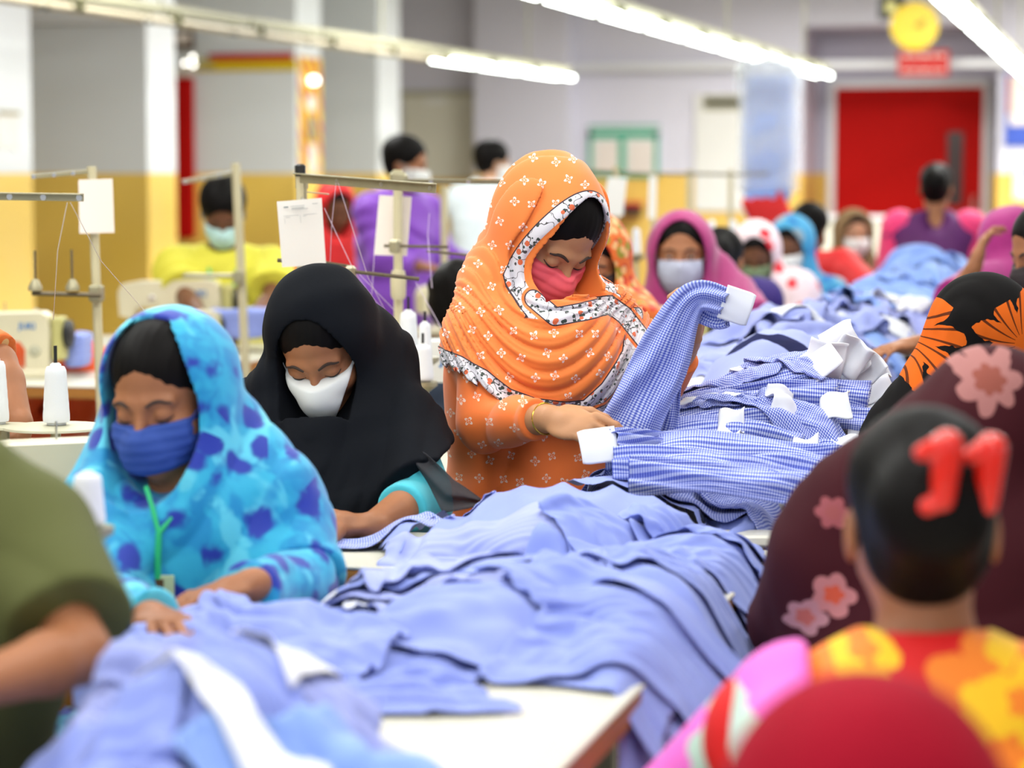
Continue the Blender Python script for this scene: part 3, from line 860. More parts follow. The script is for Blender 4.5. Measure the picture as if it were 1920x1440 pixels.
def placed(base, blobs):
    """blobs: (px, py, D, radius m, colour, centre colour, petals): printed flowers at fixed places of the cloth"""
    def b():
        u, v, _ = xyz(coords(attr='flat')); col = cmix(0.0, base, base); w = noise(coords(attr='flat'), 14.0, 2.0)-0.5
        for px, py, D, R_, c1, c2, n in blobs:
            q = P(px, py, D); dx = u - float(q @ IR); dy = v - float(q[2]); r = esqrt(dx*dx+dy*dy); a = eat(dy, dx)
            e = (eabs(ecos(a*(n/2.0)))*0.35 + 0.70)*R_ + w*R_*0.9
            col = cmix(r < e, col, c1); col = cmix(r < e*0.45, col, c2)
        return col
    return b
M['maroon_floral'] = material('maroon_floral', placed((0.045, 0.004, 0.008), [(1862, 715, 3.5, 0.048, (0.38, 0.16, 0.15), (0.26, 0.07, 0.05), 7), (1560, 1110, 3.5, 0.030, (0.50, 0.20, 0.20), (0.60, 0.10, 0.05), 5), (1512, 1160, 3.5, 0.026, (0.45, 0.22, 0.24), (0.45, 0.12, 0.10), 5), (1560, 960, 3.5, 0.022, (0.30, 0.08, 0.09), (0.3, 0.08, 0.08), 6), (1780, 660, 3.5, 0.02, (0.42, 0.10, 0.09), (0.3, 0.08, 0.08), 6)]), rough=0.8, spec=0.2)
def polka_b():
    u, v, _ = xyz(coords(attr='flat')); cs = 0.042
    row = efl(v/cs); gx = efr(u/cs + row*0.5)-0.5; gy = efr(v/cs)-0.5
    return cmix((gx*gx+gy*gy) < 0.075, (0.03, 0.012, 0.010), (0.80, 0.72, 0.62))
M['polka'] = material('polka_dot_cloth', polka_b, rough=0.7)
# ---------------------------------------------------------------- camera, light
cam = bpy.data.cameras.new('camera'); co = bpy.data.objects.new('camera', cam); COL.objects.link(co); sc.camera = co
cam.sensor_width = 36.0; cam.lens = 85.0*FPX/ (85.0/36.0*1920.0); cam.clip_start = 0.1; cam.clip_end = 100
co.location = Vector(CAM)
co.matrix_world = Matrix(((IR[0], CU[0], -CF[0], CAM[0]), (IR[1], CU[1], -CF[1], CAM[1]), (IR[2], CU[2], -CF[2], CAM[2]), (0, 0, 0, 1)))
cam.dof.use_dof = True; cam.dof.focus_distance = 4.88; cam.dof.aperture_fstop = 2.6
sc.view_settings.view_transform = 'Standard'; sc.view_settings.look = 'None'; sc.view_settings.gamma = 1.0
sc.view_settings.use_curve_mapping = False
sc.view_settings.exposure = 0.14
w = bpy.data.worlds.new('daylight'); sc.world = w; w.use_nodes = True
w.node_tree.nodes['Background'].inputs[0].default_value = (0.90, 0.95, 1.0, 1); w.node_tree.nodes['Background'].inputs[1].default_value = 0.74
try:
    sc.cycles.max_bounces = 5; sc.cycles.diffuse_bounces = 2; sc.cycles.glossy_bounces = 2; sc.cycles.transparent_max_bounces = 6; sc.cycles.transmission_bounces = 2
    sc.cycles.use_denoising = True; sc.cycles.use_adaptive_sampling = True; sc.cycles.adaptive_threshold = 0.05; sc.cycles.sample_clamp_indirect = 6.0
except Exception: pass
# ---------------------------------------------------------------- the room shell
YW = 26.0; HR = 3.55; XL = -9.4; XR = 9.0; YB = -2.5
def struct(name, mb, mat, **k):
    o = mb.build(name, mat, loc=k.get('loc', (0, 0, 0))); o['kind'] = 'structure'; return o
def bx(x0, x1, y0, y1, z0, z1, b=0.004):
    return MB().box(((x0+x1)/2, (y0+y1)/2, (z0+z1)/2), (abs(x1-x0), abs(y1-y0), abs(z1-z0)), b=b)
struct('floor', bx(XL, XR, YB, YW, -0.1, 0.0), M['floor'])
struct('ceiling', bx(XL, XR, YB, YW, HR, HR+0.1), M['ceiling'])
struct('wall_left', bx(XL-0.2, XL, YB, YW, 0, HR), M['pier'])
def wx(px, Y):    # room X of the column px on a plane Y
    u = (px-960)/FPX/math.cos(PITCH); # level-plane approximation at the horizon
    return Y*math.tan(math.atan(u) - TH)
def wz(py, px, Y):
    D = Y/(math.cos(TH) + (px-960)/FPX*math.sin(TH)); return HCAM + (325-py)/FPX*D
# far wall, with a deeper recess around the red door
xa, xb = wx(1500, YW), wx(1862, YW)
mb = MB()
for x0, x1 in ((XL, xa), (xb, XR)): mb.box(((x0+x1)/2, YW+0.1, HR/2), (x1-x0, 0.2, HR), b=0.003)
zl = wz(50, 1700, YW)
mb.box(((xa+xb)/2, YW+0.1, (zl+HR)/2), (xb-xa, 0.2, HR-zl), b=0.003)
struct('wall_far', mb, M['wall'])
YR = YW+1.3
mb = MB(); mb.box(((xa+xb)/2, YR+0.1, zl/2), (xb-xa+0.4, 0.2, zl), b=0.003)
mb.box((xa-0.1, YW+0.75, zl/2), (0.2, 1.1, zl), b=0.003); mb.box((xb+0.1, YW+0.75, zl/2), (0.2, 1.1, zl), b=0.003)
mb.box(((xa+xb)/2, YW+0.75, zl+0.05), (xb-xa, 1.1, 0.1), b=0.003); mb.box(((xa+xb)/2, YW+0.75, -0.05), (xb-xa, 1.3, 0.1), b=0.003)
struct('wall_recess', mb, M['recess'])
# red double door
dx0, dx1 = wx(1562, YR), wx(1836, YR); zt = wz(165, 1700, YR)
rt = thing('door_1', 'wide red metal door with a narrow dark glass panel', None, ((dx0+dx1)/2, YR-0.06, 0)); rt['kind'] = 'structure'
dl = MB().box(((dx0+dx1)/2, YR-0.04, zt/2), (dx1-dx0, 0.06, zt), b=0.01).build('door_leaf', M['red_door'], rt)
gx0, gx1 = wx(1770, YR), wx(1800, YR)
MB().box(((gx0+gx1)/2, YR-0.075, (wz(248, 1780, YR)+wz(385, 1780, YR))/2), (gx1-gx0, 0.02, wz(248, 1780, YR)-wz(385, 1780, YR)), b=0.004).build('glass_panel', M['dark_glass'], dl)
mb = MB()
for x in (dx0-0.04, dx1+0.04): mb.box((x, YR-0.05, zt/2+0.02), (0.08, 0.1, zt+0.04), b=0.01)
mb.box(((dx0+dx1)/2, YR-0.05, zt+0.04), (dx1-dx0+0.16, 0.1, 0.09), b=0.01); mb.build('door_frame', M['white_paint'], rt)
MB().tube([V(gx1+0.12, YR-0.09, 1.0), V(gx1+0.12, YR-0.13, 1.0), V(gx1+0.12, YR-0.13, 1.25), V(gx1+0.12, YR-0.09, 1.25)], 0.012).build('door_handle', M['steel'], dl)
# the long pale conduit rail
struct('trim_1', MB().box(((wx(1065, YW)+wx(1925, YW-0.2))/2, YW-0.15, wz(126, 1500, YW)), (wx(1925, YW)-wx(1065, YW), 0.10, 0.085), b=0.02), M['white_paint'])
# far pilasters on the wall
x0, x1 = wx(905, YW), wx(1076, YW)
struct('wall_pilaster', bx(x0, x1, YW-0.35, YW, 0, HR), M['wall'])
# ceiling beams across
mb = MB()
for yb in (8.0, 13.5, 19.0): mb.box(((XL+XR)/2, yb, HR-0.12), (XR-XL, 0.35, 0.24), b=0.01)
struct('trim_2', mb, M['ceiling'])
# left piers: right hand faces on X = -7
XP = -7.0
def ycol(px):    # Y where the line X = XP shows at column px
    t = math.tan(math.atan((px-960)/FPX/math.cos(PITCH)) - TH); return XP/t
for n, (a, b2) in enumerate(((-30, 68), (283, 336), (560, 606), (711, 752))):
    y0, y1 = ycol(a), ycol(b2)
    struct('wall_pier_%d' % (n+1), bx(XL, XP, y0, y1, 0, HR), M['pier'])
# cross beam between first piers
y0 = ycol(283)
struct('trim_3', bx(XL, XP+0.01, y0-0.1, y0, wz(48, 200, y0), HR), M['ceiling'])

# ---------------------------------------------------------------- hanging rows of fluorescent fixtures
def lamp_row(pa, pb, z, lit, label, group, n0, n1, double=True, pitch=1.28):
    """pa, pb: two pixels on the row; the row runs level at height z; n0..n1 fixtures counted from pb back towards pa"""
    A = PZ(pa[0], pa[1], z); B = PZ(pb[0], pb[1], z); d = nrm(A-B); sd = np.cross(d, IZ)
    R = np.stack([d, sd, IZ], 1)
    for i in range(n0, n1):
        c = B + d*(pitch*(i+0.5))
        on = lit(i)
        t = thing('fluorescent_fixture', label[0] if on else label[1], 'ceiling light', c + IZ*0.06, group[0] if on else group[1])
        mb = MB(); mb.box(c + IZ*0.075, (pitch*0.985, 0.075, 0.05), R=R, b=0.006); mb.box(c + IZ*0.045, (pitch*0.95, 0.05, 0.02), R=R, b=0.004)
        ho = mb.build('housing', M['fixture'], t)
        for s_ in ((-1, 1) if double else (0,)):
            off = sd*0.052*s_ - IZ*0.0 + d*(0.10*s_)
            b = MB(); b.tube([c + off - d*(pitch*0.45), c + off + d*(pitch*0.45)], 0.0165, 12); b.build('tube', M['tube_on'] if on else M['tube_off'], t, smooth=True)
            for e in (-1, 1): MB().box(c + off + d*(pitch*0.46*e) + IZ*0.018, (0.022, 0.03, 0.075), R=R, b=0.004).build('tube_holder', M['clip_dark'], ho)
    return A, B, d
def hanger(c, label, group):
    b = MB(); b.tube([c + IZ*0.08, V(c[0], c[1], HR)], 0.008, 8)
    o = b.build('hanging_rod', M['fixture'], None, loc=c); tag(o, label, 'rod', group)
ra = lamp_row((150, 18), (1062, 146), 2.4, lambda i: i < 3, ('lit fluorescent fixture, one of three glowing at the far end of the left row', 'unlit cream fluorescent fixture in the long row over the left aisle'), ('lit fixtures of the left row', 'unlit fixtures of the left row'), 0, 14)
rb = lamp_row((1062, 5), (1545, 142), 2.4, lambda i: True, ('lit double fluorescent fixture in the middle row over the shirt table', ''), ('lit fixtures of the middle row', ''), 0, 17)
rc = lamp_row((1780, 2), (1925, 140), 2.4, lambda i: True, ('lit double fluorescent fixture in the row at the upper right', ''), ('lit fixtures of the right row', ''), -2, 15)
rd = lamp_row((2600, 2), (2300, 140), 2.4, lambda i: True, ('lit double fluorescent fixture in the row beyond the right edge', ''), ('lit fixtures outside the right edge', ''), 6, 12) if False else None
for A, B, d in (ra, rb, rc):
    for k in range(0, 12, 3):
        hanger(B + d*1.28*(k+1), 'thin rod that carries a row of fluorescent fixtures from the ceiling', 'ceiling rods of the lamp rows')
def area(name, c, sx, sy, pw, col=(1, 1, 0.97), rot=(0, 0, 0)):
    l = bpy.data.lights.new(name, 'AREA'); l.shape = 'RECTANGLE'; l.size = sx; l.size_y = sy; l.energy = pw; l.color = col
    o = bpy.data.objects.new(name, l); COL.objects.link(o); o.location = Vector(c); o.rotation_euler = rot; return o
# added area lights, no fixtures: they light the foreground and brighten the far end
for k, (x, y, p) in enumerate([(-3.6, 3.2, 80), (-2.4, 5.0, 90), (-0.4, 2.6, 80), (0.6, 5.5, 80), (-2.2, 1.0, 70), (0.3, 0.4, 60), (-4.6, 7.5, 90), (-1.0, 9.0, 90), (1.5, 10, 80), (-4.8, 12, 220), (-0.5, 14, 180), (-4.5, 17, 270), (-0.5, 19, 330), (2.0, 16, 230), (-3.4, 22.5, 380), (0.5, 23.5, 380), (3.4, 23.0, 380)]):
    area('added_hall_light', (x, y, 3.3), 0.5, 2.4, p*0.5)
def orange_woman():
    D = 4.95
    H = P(1032, 436, D)
    J = pose(H, math.radians(10), face=(math.radians(34), math.radians(47), math.radians(8)), stand=True, lean=0.12,
             N=P(992, 545, D+0.07), S=P(1003, 592, D+0.05), SR=P(915, 612, D-0.02), SL=P(1150, 618, D+0.12),
             ER=P(918, 792, D-0.10), WR=P(1030, 785, D-0.30), EL=P(1222, 735, D+0.08), WL=P(1283, 655, D-0.10), PV=P(985, 985, D+0.10), s=1.12)
    def hem(poly):
        Q = [P(x, y, D-0.10) for x, y in poly]
        def f(p):
            a2 = np.stack([p @ IR.astype(f32), p[:, 2]], 1); out = np.full(len(p), 9.0, f32)
            for A, B in zip(Q[:-1], Q[1:]):
                a = np.array([A @ IR, A[2]], f32); b = np.array([B @ IR, B[2]], f32); ab = b-a
                q = a2-a; h = np.clip(q @ ab/float(ab @ ab), 0, 1); q = q-h[:, None]*ab
                out = np.minimum(out, np.sqrt((q**2).sum(1)))
            return out
        return f
    h1 = hem([(820, 672), (858, 682), (905, 706), (950, 740), (1000, 760), (1060, 768), (1100, 766), (1140, 730), (1185, 668), (1192, 630), (1198, 600)])
    h2 = hem([(1095, 792), (1150, 776), (1200, 730), (1232, 670), (1240, 640)])
    h2b = hem([(1000, 560), (1040, 592), (1090, 584), (1145, 574), (1175, 596), (1210, 640)])
    hemlow = [(700, 690), (850, 690), (905, 722), (955, 758), (1010, 778), (1080, 806), (1150, 800), (1215, 735), (1248, 655), (1400, 640)]
    hx = np.array([P(x, y, D-0.1) @ IR for x, y in hemlow], f32); hz = np.array([P(x, y, D-0.1)[2] for x, y in hemlow], f32)
    def hemcut(p):      # negative above the hem curve -> kept; we return sdf of region to remove
        zc = np.interp(p @ IR.astype(f32), hx, hz).astype(f32)
        return (p[:, 2]-zc)*0.8
    nk = P(1045, 560, D-0.1); nx = float(nk @ IR); nz = nk[2]
    ul = float(P(860, 560, D) @ IR); ur = float(P(1190, 600, D) @ IR)
    def ff(p):
        x = p @ IR.astype(f32); z = p[:, 2]
        q = (p - H.astype(f32)) @ J['HF'].astype(f32)
        e = (np.sqrt((q[:, 0]/0.07)**2 + ((q[:, 2]+0.006)/0.112)**2)-1)*0.07
        w_ = np.clip((x-(ul+ur)/2)/((ur-ul)/2), -1.3, 1.3)
        u = (nz + 0.02 - z)*1.0 + 0.17*w_**2*np.sign(1.5-w_)
        t = np.clip((nz+0.03-z)/0.06, 0, 1)
        return (e*(1-t)*1.0 + t*(u*0.9)).astype(f32)
    a0 = P(1000, 560, D); 
    add = [lambda p: cap(p, P(1015, 430, D+0.12), P(955, 530, D+0.12), 0.085, 0.10),
           lambda p: cap(p, P(928, 548, D+0.03), P(925, 640, D-0.01), 0.072, 0.068),
           lambda p: cap(p, P(1075, 560, D-0.03), P(1150, 575, D+0.05), 0.035, 0.04),
           lambda p: ell(p, P(1040, 670, D-0.05), (0.13, 0.10, 0.14), np.stack([IR, IF, IZ], 1)),
           lambda p: cap(p, P(1150, 640, D+0.04), P(1205, 680, D+0.02), 0.05, 0.05)]
    so = dict(ow=0.070, oh=0.118, oz=0.004, oy=-0.01, hem=0.5, hem_n=-IZ, hem_p=P(1000, 815, D), fold=0.0090, lam=0.036, fold_field=ff, cut=[lambda p: hemcut(p)], below=0.1,
              add=add, addk=0.05, h=0.0032, cinf=0.016,
              attrs={'hem1': h1, 'hem2': lambda p: np.minimum(h2(p), h2b(p)), 'hood': lambda p: (p[:, 2] > P(0, 590, D)[2]).astype(f32)})
    def extra(root, J, Lw, surf, q32, torsof):
        b = MB(); W = J['WR']; d = nrm(J['WR']-J['ER']); c = W - d*0.015
        u = nrm(np.cross(d, IZ)); v = np.cross(d, u)
        b.tube([c + 0.030*(math.cos(a)*u*0.95+math.sin(a)*v) for a in np.linspace(0, 2*PI, 25)], 0.0022, 8, caps=False); b.build('bangle', M['gold'], root, smooth=True)
    # plane(p) > 0 outside; hands
    hd = {'R': dict(d=nrm(IR*0.74 - IZ*0.12 - IF*0.55), n=nrm(IZ*0.62 - IF*0.70), side=-1, cl=(0.35, 0.5, 0.65, 0.75), thumb=1.0),
          'L': dict(d=nrm(IZ*0.75 + IR*0.25 - IF*0.35), n=nrm(IR*0.8 + IF*0.2 + IZ*0.1), side=-1, curl=0.9)}
    person('standing person in orange printed scarf and tunic, pink mask, holding up a gingham sleeve', J, M['skin_a'],
           garment=M['orange_tunic'], scarf=M['orange_scarf'], hair=M['hair'], mask=M['pink_mask'], hands=hd, h=0.0036, hg=0.0038, sleeve={'R': 0.80, 'L': 0.85},
           garment_opts=dict(folds=0.005, infl=0.004, seed=11), scarf_opts=so, extra=extra, legs='trousers')
def turquoise_woman():
    D = 3.9
    H = P(312, 745, D)
    J = pose(H, math.radians(-12), face=(math.radians(-20), math.radians(16), math.radians(-4)), lean=0.25,
             N=P(345, 935, D+0.03), S=P(365, 965, D+0.04), SR=P(200, 960, D-0.02), SL=P(515, 945, D+0.10),
             ER=P(185, 1140, D-0.12), WR=P(285, 1160, D-0.42), EL=P(560, 1095, D-0.02), WL=P(470, 1098, D-0.26), PV=P(400, 1320, D+0.18), s=1.08)
    so = dict(ow=0.078, oh=0.128, oz=0.002, oy=-0.005, hem=0.15, fold=0.0055, lam=0.05, cinf=0.020, tk=0.0, h=0.0042,
              add=[lambda p: cap(p, P(430, 800, D+0.08), P(500, 930, D+0.05), 0.06, 0.09), lambda p: cap(p, P(230, 800, D+0.05), P(195, 930, D+0.0), 0.045, 0.06)],
              carve=[lambda p: cap(p, P(318, 915, D-0.15), P(316, 1020, D-0.24), 0.064, 0.012)])
    def extra(root, J, Lw, surf, q32, torsof):
        by = J['by']
        def sp(px, py, off=0.004):
            # march along the view ray until the torso surface
            for t in np.arange(D-0.35, D+0.2, 0.003):
                q = P(px, py, t)
                if torsof(q[None].astype(f32), 0.022)[0] < off+0.022: return q
            return P(px, py, D-0.12)
        b = MB()
        jn = sp(298, 1000, 0.006)
        for a in ((274, 905), (380, 900)):
            pa = sp(a[0], a[1]+8, 0.004); mid = sp((a[0]+298)/2, (a[1]+1000)/2, 0.006)
            b.tube([pa, mid, jn], 0.0042, 6)
        pts = [jn] + [sp(296, y, 0.008) for y in (1045, 1085)]
        b.tube(pts, 0.0055, 6)
        b.build('lanyard', M['label_green'], root, smooth=True)
        c = sp(294, 1100, 0.012)
        bo = MB().box(c, (0.055, 0.004, 0.036), R=np.stack([IR, IF, IZ], 1), b=0.001).build('id_badge', M['card'], root)
        MB().box(c-IF*0.003, (0.022, 0.002, 0.024), R=np.stack([IR, IF, IZ], 1), b=0.0005).build('badge_photo', M['brown_dress'], bo)
    hd = {'R': dict(curl=0.5, n=IZ), 'L': dict(d=nrm(-IR*0.8 - IF*0.5 - IZ*0.12), n=IZ, curl=0.35)}
    person('seated person in turquoise and dark blue printed scarf and tunic with a dark blue mask', J, M['skin_b'],
           garment=M['turquoise'], scarf=M['turquoise'], hair=M['hair'], mask=M['blue_mask'], mask_box=(-0.048, 0.034), hands=hd, h=0.0042, hg=0.005, sleeve={'R': 0.97, 'L': 0.95},
           garment_opts=dict(folds=0.006, infl=0.014, seed=21, cut=[lambda p: cap(p, P(318, 915, D-0.15), P(316, 1030, D-0.25), 0.064, 0.010)]), scarf_opts=so, extra=extra)
def hijab_woman():
    D = 4.75
    H = P(603, 645, D)
    J = pose(H, math.radians(-5), face=(math.radians(-8), math.radians(40), math.radians(-8)), lean=0.35,
             N=P(640, 800, D+0.10), S=P(640, 835, D+0.09), SR=P(520, 800, D+0.05), SL=P(738, 800, D+0.02),
             ER=P(480, 960, D-0.05), WR=P(640, 985, D-0.35), EL=P(790, 935, D-0.12), WL=P(700, 985, D-0.33), PV=P(690, 1180, D+0.35), s=1.08)
    def sheer(root, J, Lw, surf, q32, torsof):
        # thin veil end falling over the table at the right
        A = [P(770, 830, D-0.08), P(800, 850, D-0.16), P(850, 900, D-0.25), P(902, 935, D-0.30)]
        B = [P(765, 850, D-0.14), P(800, 905, D-0.22), P(830, 960, D-0.30), P(895, 948, D-0.32)]
        n = 24; m = 10; vs = []
        ta = np.linspace(0, 3, n)
        for i, t in enumerate(ta):
            k = min(2, int(t)); f_ = t-k; a = A[k]*(1-f_)+A[k+1]*f_; b = B[k]*(1-f_)+B[k+1]*f_
            for j in range(m):
                g = j/(m-1); vs.append(a*(1-g)+b*g - IF*0.012*math.sin(g*9+t*2))
        fs = [[i*m+j, i*m+j+1, (i+1)*m+j+1, (i+1)*m+j] for i in range(n-1) for j in range(m-1)]
        me = np_mesh('veil_end', np.array(vs)-np.array(root.location), fs)
        o = link('veil_end', me, M['sheer'], root); md = o.modifiers.new('s', 'SOLIDIFY'); md.thickness = 0.0012
    so = dict(ow=0.070, oh=0.110, oz=-0.006, ob=0.86, oy=0.0, hem=0.30, hem_n=nrm(-IZ*0.78 + IR*0.62), hem_p=P(725, 925, D), fold=0.011, lam=0.075, cinf=0.035, h=0.004, seed=31, tk=0.006,
              add=[lambda p: cap(p, P(610, 600, D+0.10), P(680, 680, D+0.12), 0.09, 0.11), lambda p: cap(p, P(680, 680, D+0.10), P(735, 820, D+0.02), 0.078, 0.080),
                   lambda p: cap(p, P(540, 760, D+0.05), P(580, 930, D-0.06), 0.10, 0.08), lambda p: cap(p, P(640, 850, D), P(660, 960, D-0.08), 0.12, 0.08)],
              addk=0.04, below=0.2)
    hd = {'R': dict(d=nrm(-IR*0.8-IF*0.5-IZ*0.1), n=IZ, curl=0.5), 'L': dict(d=nrm(-IR*0.95 - IF*0.15), n=IZ, curl=0.55, side=1)}
    person('seated person in a long black headscarf and teal sleeves with a white mask', J, M['skin_b'],
           garment=M['teal'], scarf=M['black_veil'], hair=M['hair'], mask=M['white_mask'], mask_style='duck', hands=hd, h=0.0042, hg=0.005, sleeve={'R': 0.6, 'L': 0.42},
           garment_opts=dict(folds=0.005, infl=0.002, seed=41, sleeve_r=0.004), scarf_opts=so, extra=sheer)
if 'noh' not in DEV:
    orange_woman()
    turquoise_woman()
    hijab_woman()
rad = math.radians
def bgp(label, px, py, D, yaw=0, pitch=15, roll=0, s=1.08, h=0.010, stand=False, lean=0.12, jk=None, **kw):
    jj = {k: (P(*v) if len(v) == 3 and v[2] < 60 and isinstance(v, tuple) and v[0] > -900 and abs(v[0]) > 3 else v) for k, v in (jk or {}).items()}
    J = pose(P(px, py, D), rad(kw.pop('byaw', yaw)), face=(rad(yaw), rad(pitch), rad(roll)), lean=lean, stand=stand, s=s, **jj)
    kw.setdefault('skin', M['skin_b']); kw.setdefault('hair', M['hair']); kw.setdefault('hg', h)
    return person(label, J, h=h, **kw)
def crowd():
    # man in olive t-shirt, head outside the left edge
    bgp('person in an olive green t-shirt at the left edge, forearm on the table', -190, 640, 2.95, yaw=-10, s=1.02, h=0.007, lean=0.1,
        jk=dict(N=(-130, 830, 2.95), S=(-120, 890, 2.95), SR=(-350, 960, 2.9), SL=(52, 985, 2.95), EL=(150, 1225, 2.82), WL=(-60, 1292, 2.66), ER=(-400, 1230, 2.8), WR=(-250, 1330, 2.6), PV=(-130, 1500, 3.1)),
        garment=M['olive'], sleeve=-0.22, hair_style='short', garment_opts=dict(folds=0.003, sleeve_r=0.020, infl=0.004, skirt=False, seed=5), gname='t_shirt', legs_mat=M['navy'], eyes=True)
    # bun, seen from behind
    def clip(root, J, Lw, surf, q32, torsof):
        for sx, w_ in ((0.006, 0.9), (0.052, 0.7)):
            c = Lw(sx, -0.158 if sx < 0.03 else -0.135, 0.036)
            f = lambda p: np.minimum(np.minimum(cap(p, c - IZ*0.030, c + IZ*0.030 + IR*0.004, 0.013, 0.018), cap(p, c-IZ*0.030, c - IZ*0.036 - IR*0.018*w_, 0.011, 0.012)), cap(p, c+IZ*0.030, c + IZ*0.022 - IR*0.026*w_, 0.014, 0.010))
            sdf_obj('hair_clip', f, c-0.07, c+0.07, 0.004, M['red_gloss'], root)
        f = lambda p: smax(smin(cap(p, P(1500, 1352, 2.72), P(1320, 1570, 2.86), 0.088, 0.105), cap(p, P(1520, 1330, 2.72), P(1490, 1400, 2.62), 0.07), 0.03) + f32(0.004)*wob(p, 40, 2), -plane(p, J['SL']+J['bx']*0.035, -J['bx']), 0.01)
        sdf_obj('shawl', f, J['EL']-0.3, J['SL']+0.25, 0.007, M['pinkmint'], root)
    bgp('person seen from behind with black hair bun, red clip and red dress with yellow flowers', 1728, 985, 2.75, yaw=176, pitch=14, s=1.08, h=0.006, lean=0.12,
        jk=dict(N=(1735, 1200, 2.72), S=(1735, 1285, 2.70), SL=(1455, 1335, 2.72), SR=(1990, 1290, 2.74), EL=(1340, 1560, 2.9), WL=(1300, 1600, 3.2), ER=(2060, 1560, 2.9), WR=(2000, 1600, 3.2), PV=(1735, 1900, 2.65)),
        garment=M['red_yellow'], hair_style='bun', sleeve=0.5, garment_opts=dict(folds=0.004, infl=0.012, seed=8), extra=clip, eyes=False)
    bgp('person in a crimson headscarf seen from behind, closest to the camera at the bottom', 1615, 1620, 1.95, yaw=178, pitch=12, s=1.2, h=0.007, lean=0.25,
        garment=M['crimson'], scarf=M['crimson'], scarf_opts=dict(hem=0.2, fold=0.004, lam=0.08), eyes=False, jk=dict(PV=(1650, 2900, 1.75)))
    bgp('person seen from behind in a dark maroon headscarf with pale pink flowers', 1860, 835, 3.65, yaw=165, pitch=18, s=1.12, h=0.007, lean=0.2,
        jk=dict(N=(1800, 900, 3.62), S=(1760, 960, 3.60), SL=(1590, 1010, 3.6), SR=(1960, 990, 3.62), EL=(1520, 1190, 3.75), WL=(1560, 1180, 4.0), PV=(1760, 1500, 3.5)),
        garment=M['maroon_floral'], scarf=M['maroon_floral'], scarf_opts=dict(hem=0.42, fold=0.006, lam=0.09, cinf=0.04, below=0.2, tk=0.01, add=[lambda p: cap(p, P(1830, 820, 3.6), P(1620, 960, 3.58), 0.10, 0.10)]), eyes=False)
    bgp('person seen from behind in a black headscarf with large orange flowers', 1852, 655, 4.85, yaw=150, pitch=15, s=1.12, h=0.006, lean=0.2,
        jk=dict(S=(1800, 830, 4.84), SL=(1700, 850, 4.80), EL=(1670, 930, 4.9), WL=(1690, 940, 5.1)),
        garment=M['black_floral'], scarf=M['black_floral'], scarf_opts=dict(hem=0.35, fold=0.005, lam=0.08, cinf=0.03, below=0.2, add=[lambda p: cap(p, P(1820, 690, 4.83), P(1715, 820, 4.8), 0.11, 0.10)]), eyes=False)
    bgp('person in dark brown cloth with cream polka dots at the right edge, black mask', 1962, 470, 6.4, yaw=-70, pitch=20, s=1.05, h=0.008,
        jk=dict(EL=(1800, 640, 6.5), WL=(1712, 648, 6.4), ER=(1960, 640, 6.4)), hands={'L': dict(curl=0.3)},
        garment=M['polka'], mask=M['black_mask'], sleeve=-0.1, garment_opts=dict(folds=0.004, infl=0.02))
    bgp('person in a magenta headscarf and tunic with one hand raised to the face', 1886, 466, 8.1, yaw=-125, pitch=10, s=1.08, h=0.009,
        jk=dict(ER=(1790, 570, 7.8), WR=(1828, 498, 7.7), SL=(1905, 520, 8.0), SR=(1840, 530, 7.95)), hands={'R': dict(d=nrm(IZ+IR*0.3), n=-IR, curl=0.6)},
        garment=M['magenta'], scarf=M['magenta'], scarf_opts=dict(hem=0.2, fold=0.005, lam=0.07), sleeve=0.1, eyes=False)
    bgp('standing person seen from behind in a hot pink shawl over a violet dress', 1755, 355, 12.6, yaw=165, pitch=20, s=1.08, h=0.012, stand=True, lean=0.2,
        garment=M['violet'], hair_style='bun', garment_opts=dict(infl=0.03, cut=[lambda p: ell(p, P(1755, 400, 12.4), (0.09, 0.12, 0.10))]), eyes=False,
        extra=lambda root, J, Lw, surf, q32, torsof: [sdf_obj('shawl', (lambda p, k=k: smax(smin(cap(p, J['S'+k], J['E'+k], 0.10, 0.10), cap(p, J['S'+k], J['S'+k]-IZ*0.25-J['by']*0.03, 0.085), 0.03), -torsof(p, 0.02)*0-9, 0.01) + 0.0), J['E'+k]-0.3, J['S'+k]+0.3, 0.012, M['hotpink'], root) for k in ('R', 'L')])
    bgp('person in a mauve headscarf and pale grey mask looking towards the camera', 1277, 478, 8.2, yaw=-6, pitch=2, s=1.16, h=0.006, gaze='open', lean=0.1,
        jk=dict(EL=(1415, 610, 8.1), WL=(1300, 618, 7.9), SL=(1375, 560, 8.25)), hands={'L': dict(curl=0.5)},
        garment=M['mauve'], scarf=M['mauve'], mask=M['grey_mask'], scarf_opts=dict(hem=0.28, fold=0.006, lam=0.06, ow=0.074, oh=0.115, add=[lambda p: cap(p, P(1300, 470, 8.3), P(1365, 560, 8.3), 0.07, 0.10)]), sleeve=0.0)
    bgp('person in an orange and green floral headscarf and black mask behind the orange worker', 1112, 492, 6.9, yaw=-12, pitch=20, s=1.05, h=0.007,
        jk=dict(SL=(1170, 590, 6.9), EL=(1200, 640, 6.7)), garment=M['floral_og'], scarf=M['floral_og'], mask=M['black_mask'], scarf_opts=dict(hem=0.3, fold=0.006, lam=0.06, cinf=0.04), sleeve=0.2)
    bgp('person with black hair and an indigo tunic seen from behind, beside the mauve headscarf', 1353, 492, 9.4, yaw=160, pitch=20, s=1.08, h=0.010, eyes=False, jk=dict(SL=(1340, 560, 9.4), SR=(1425, 550, 9.4)), garment=M['darkblue'], garment_opts=dict(infl=0.03), hair_style='bun')
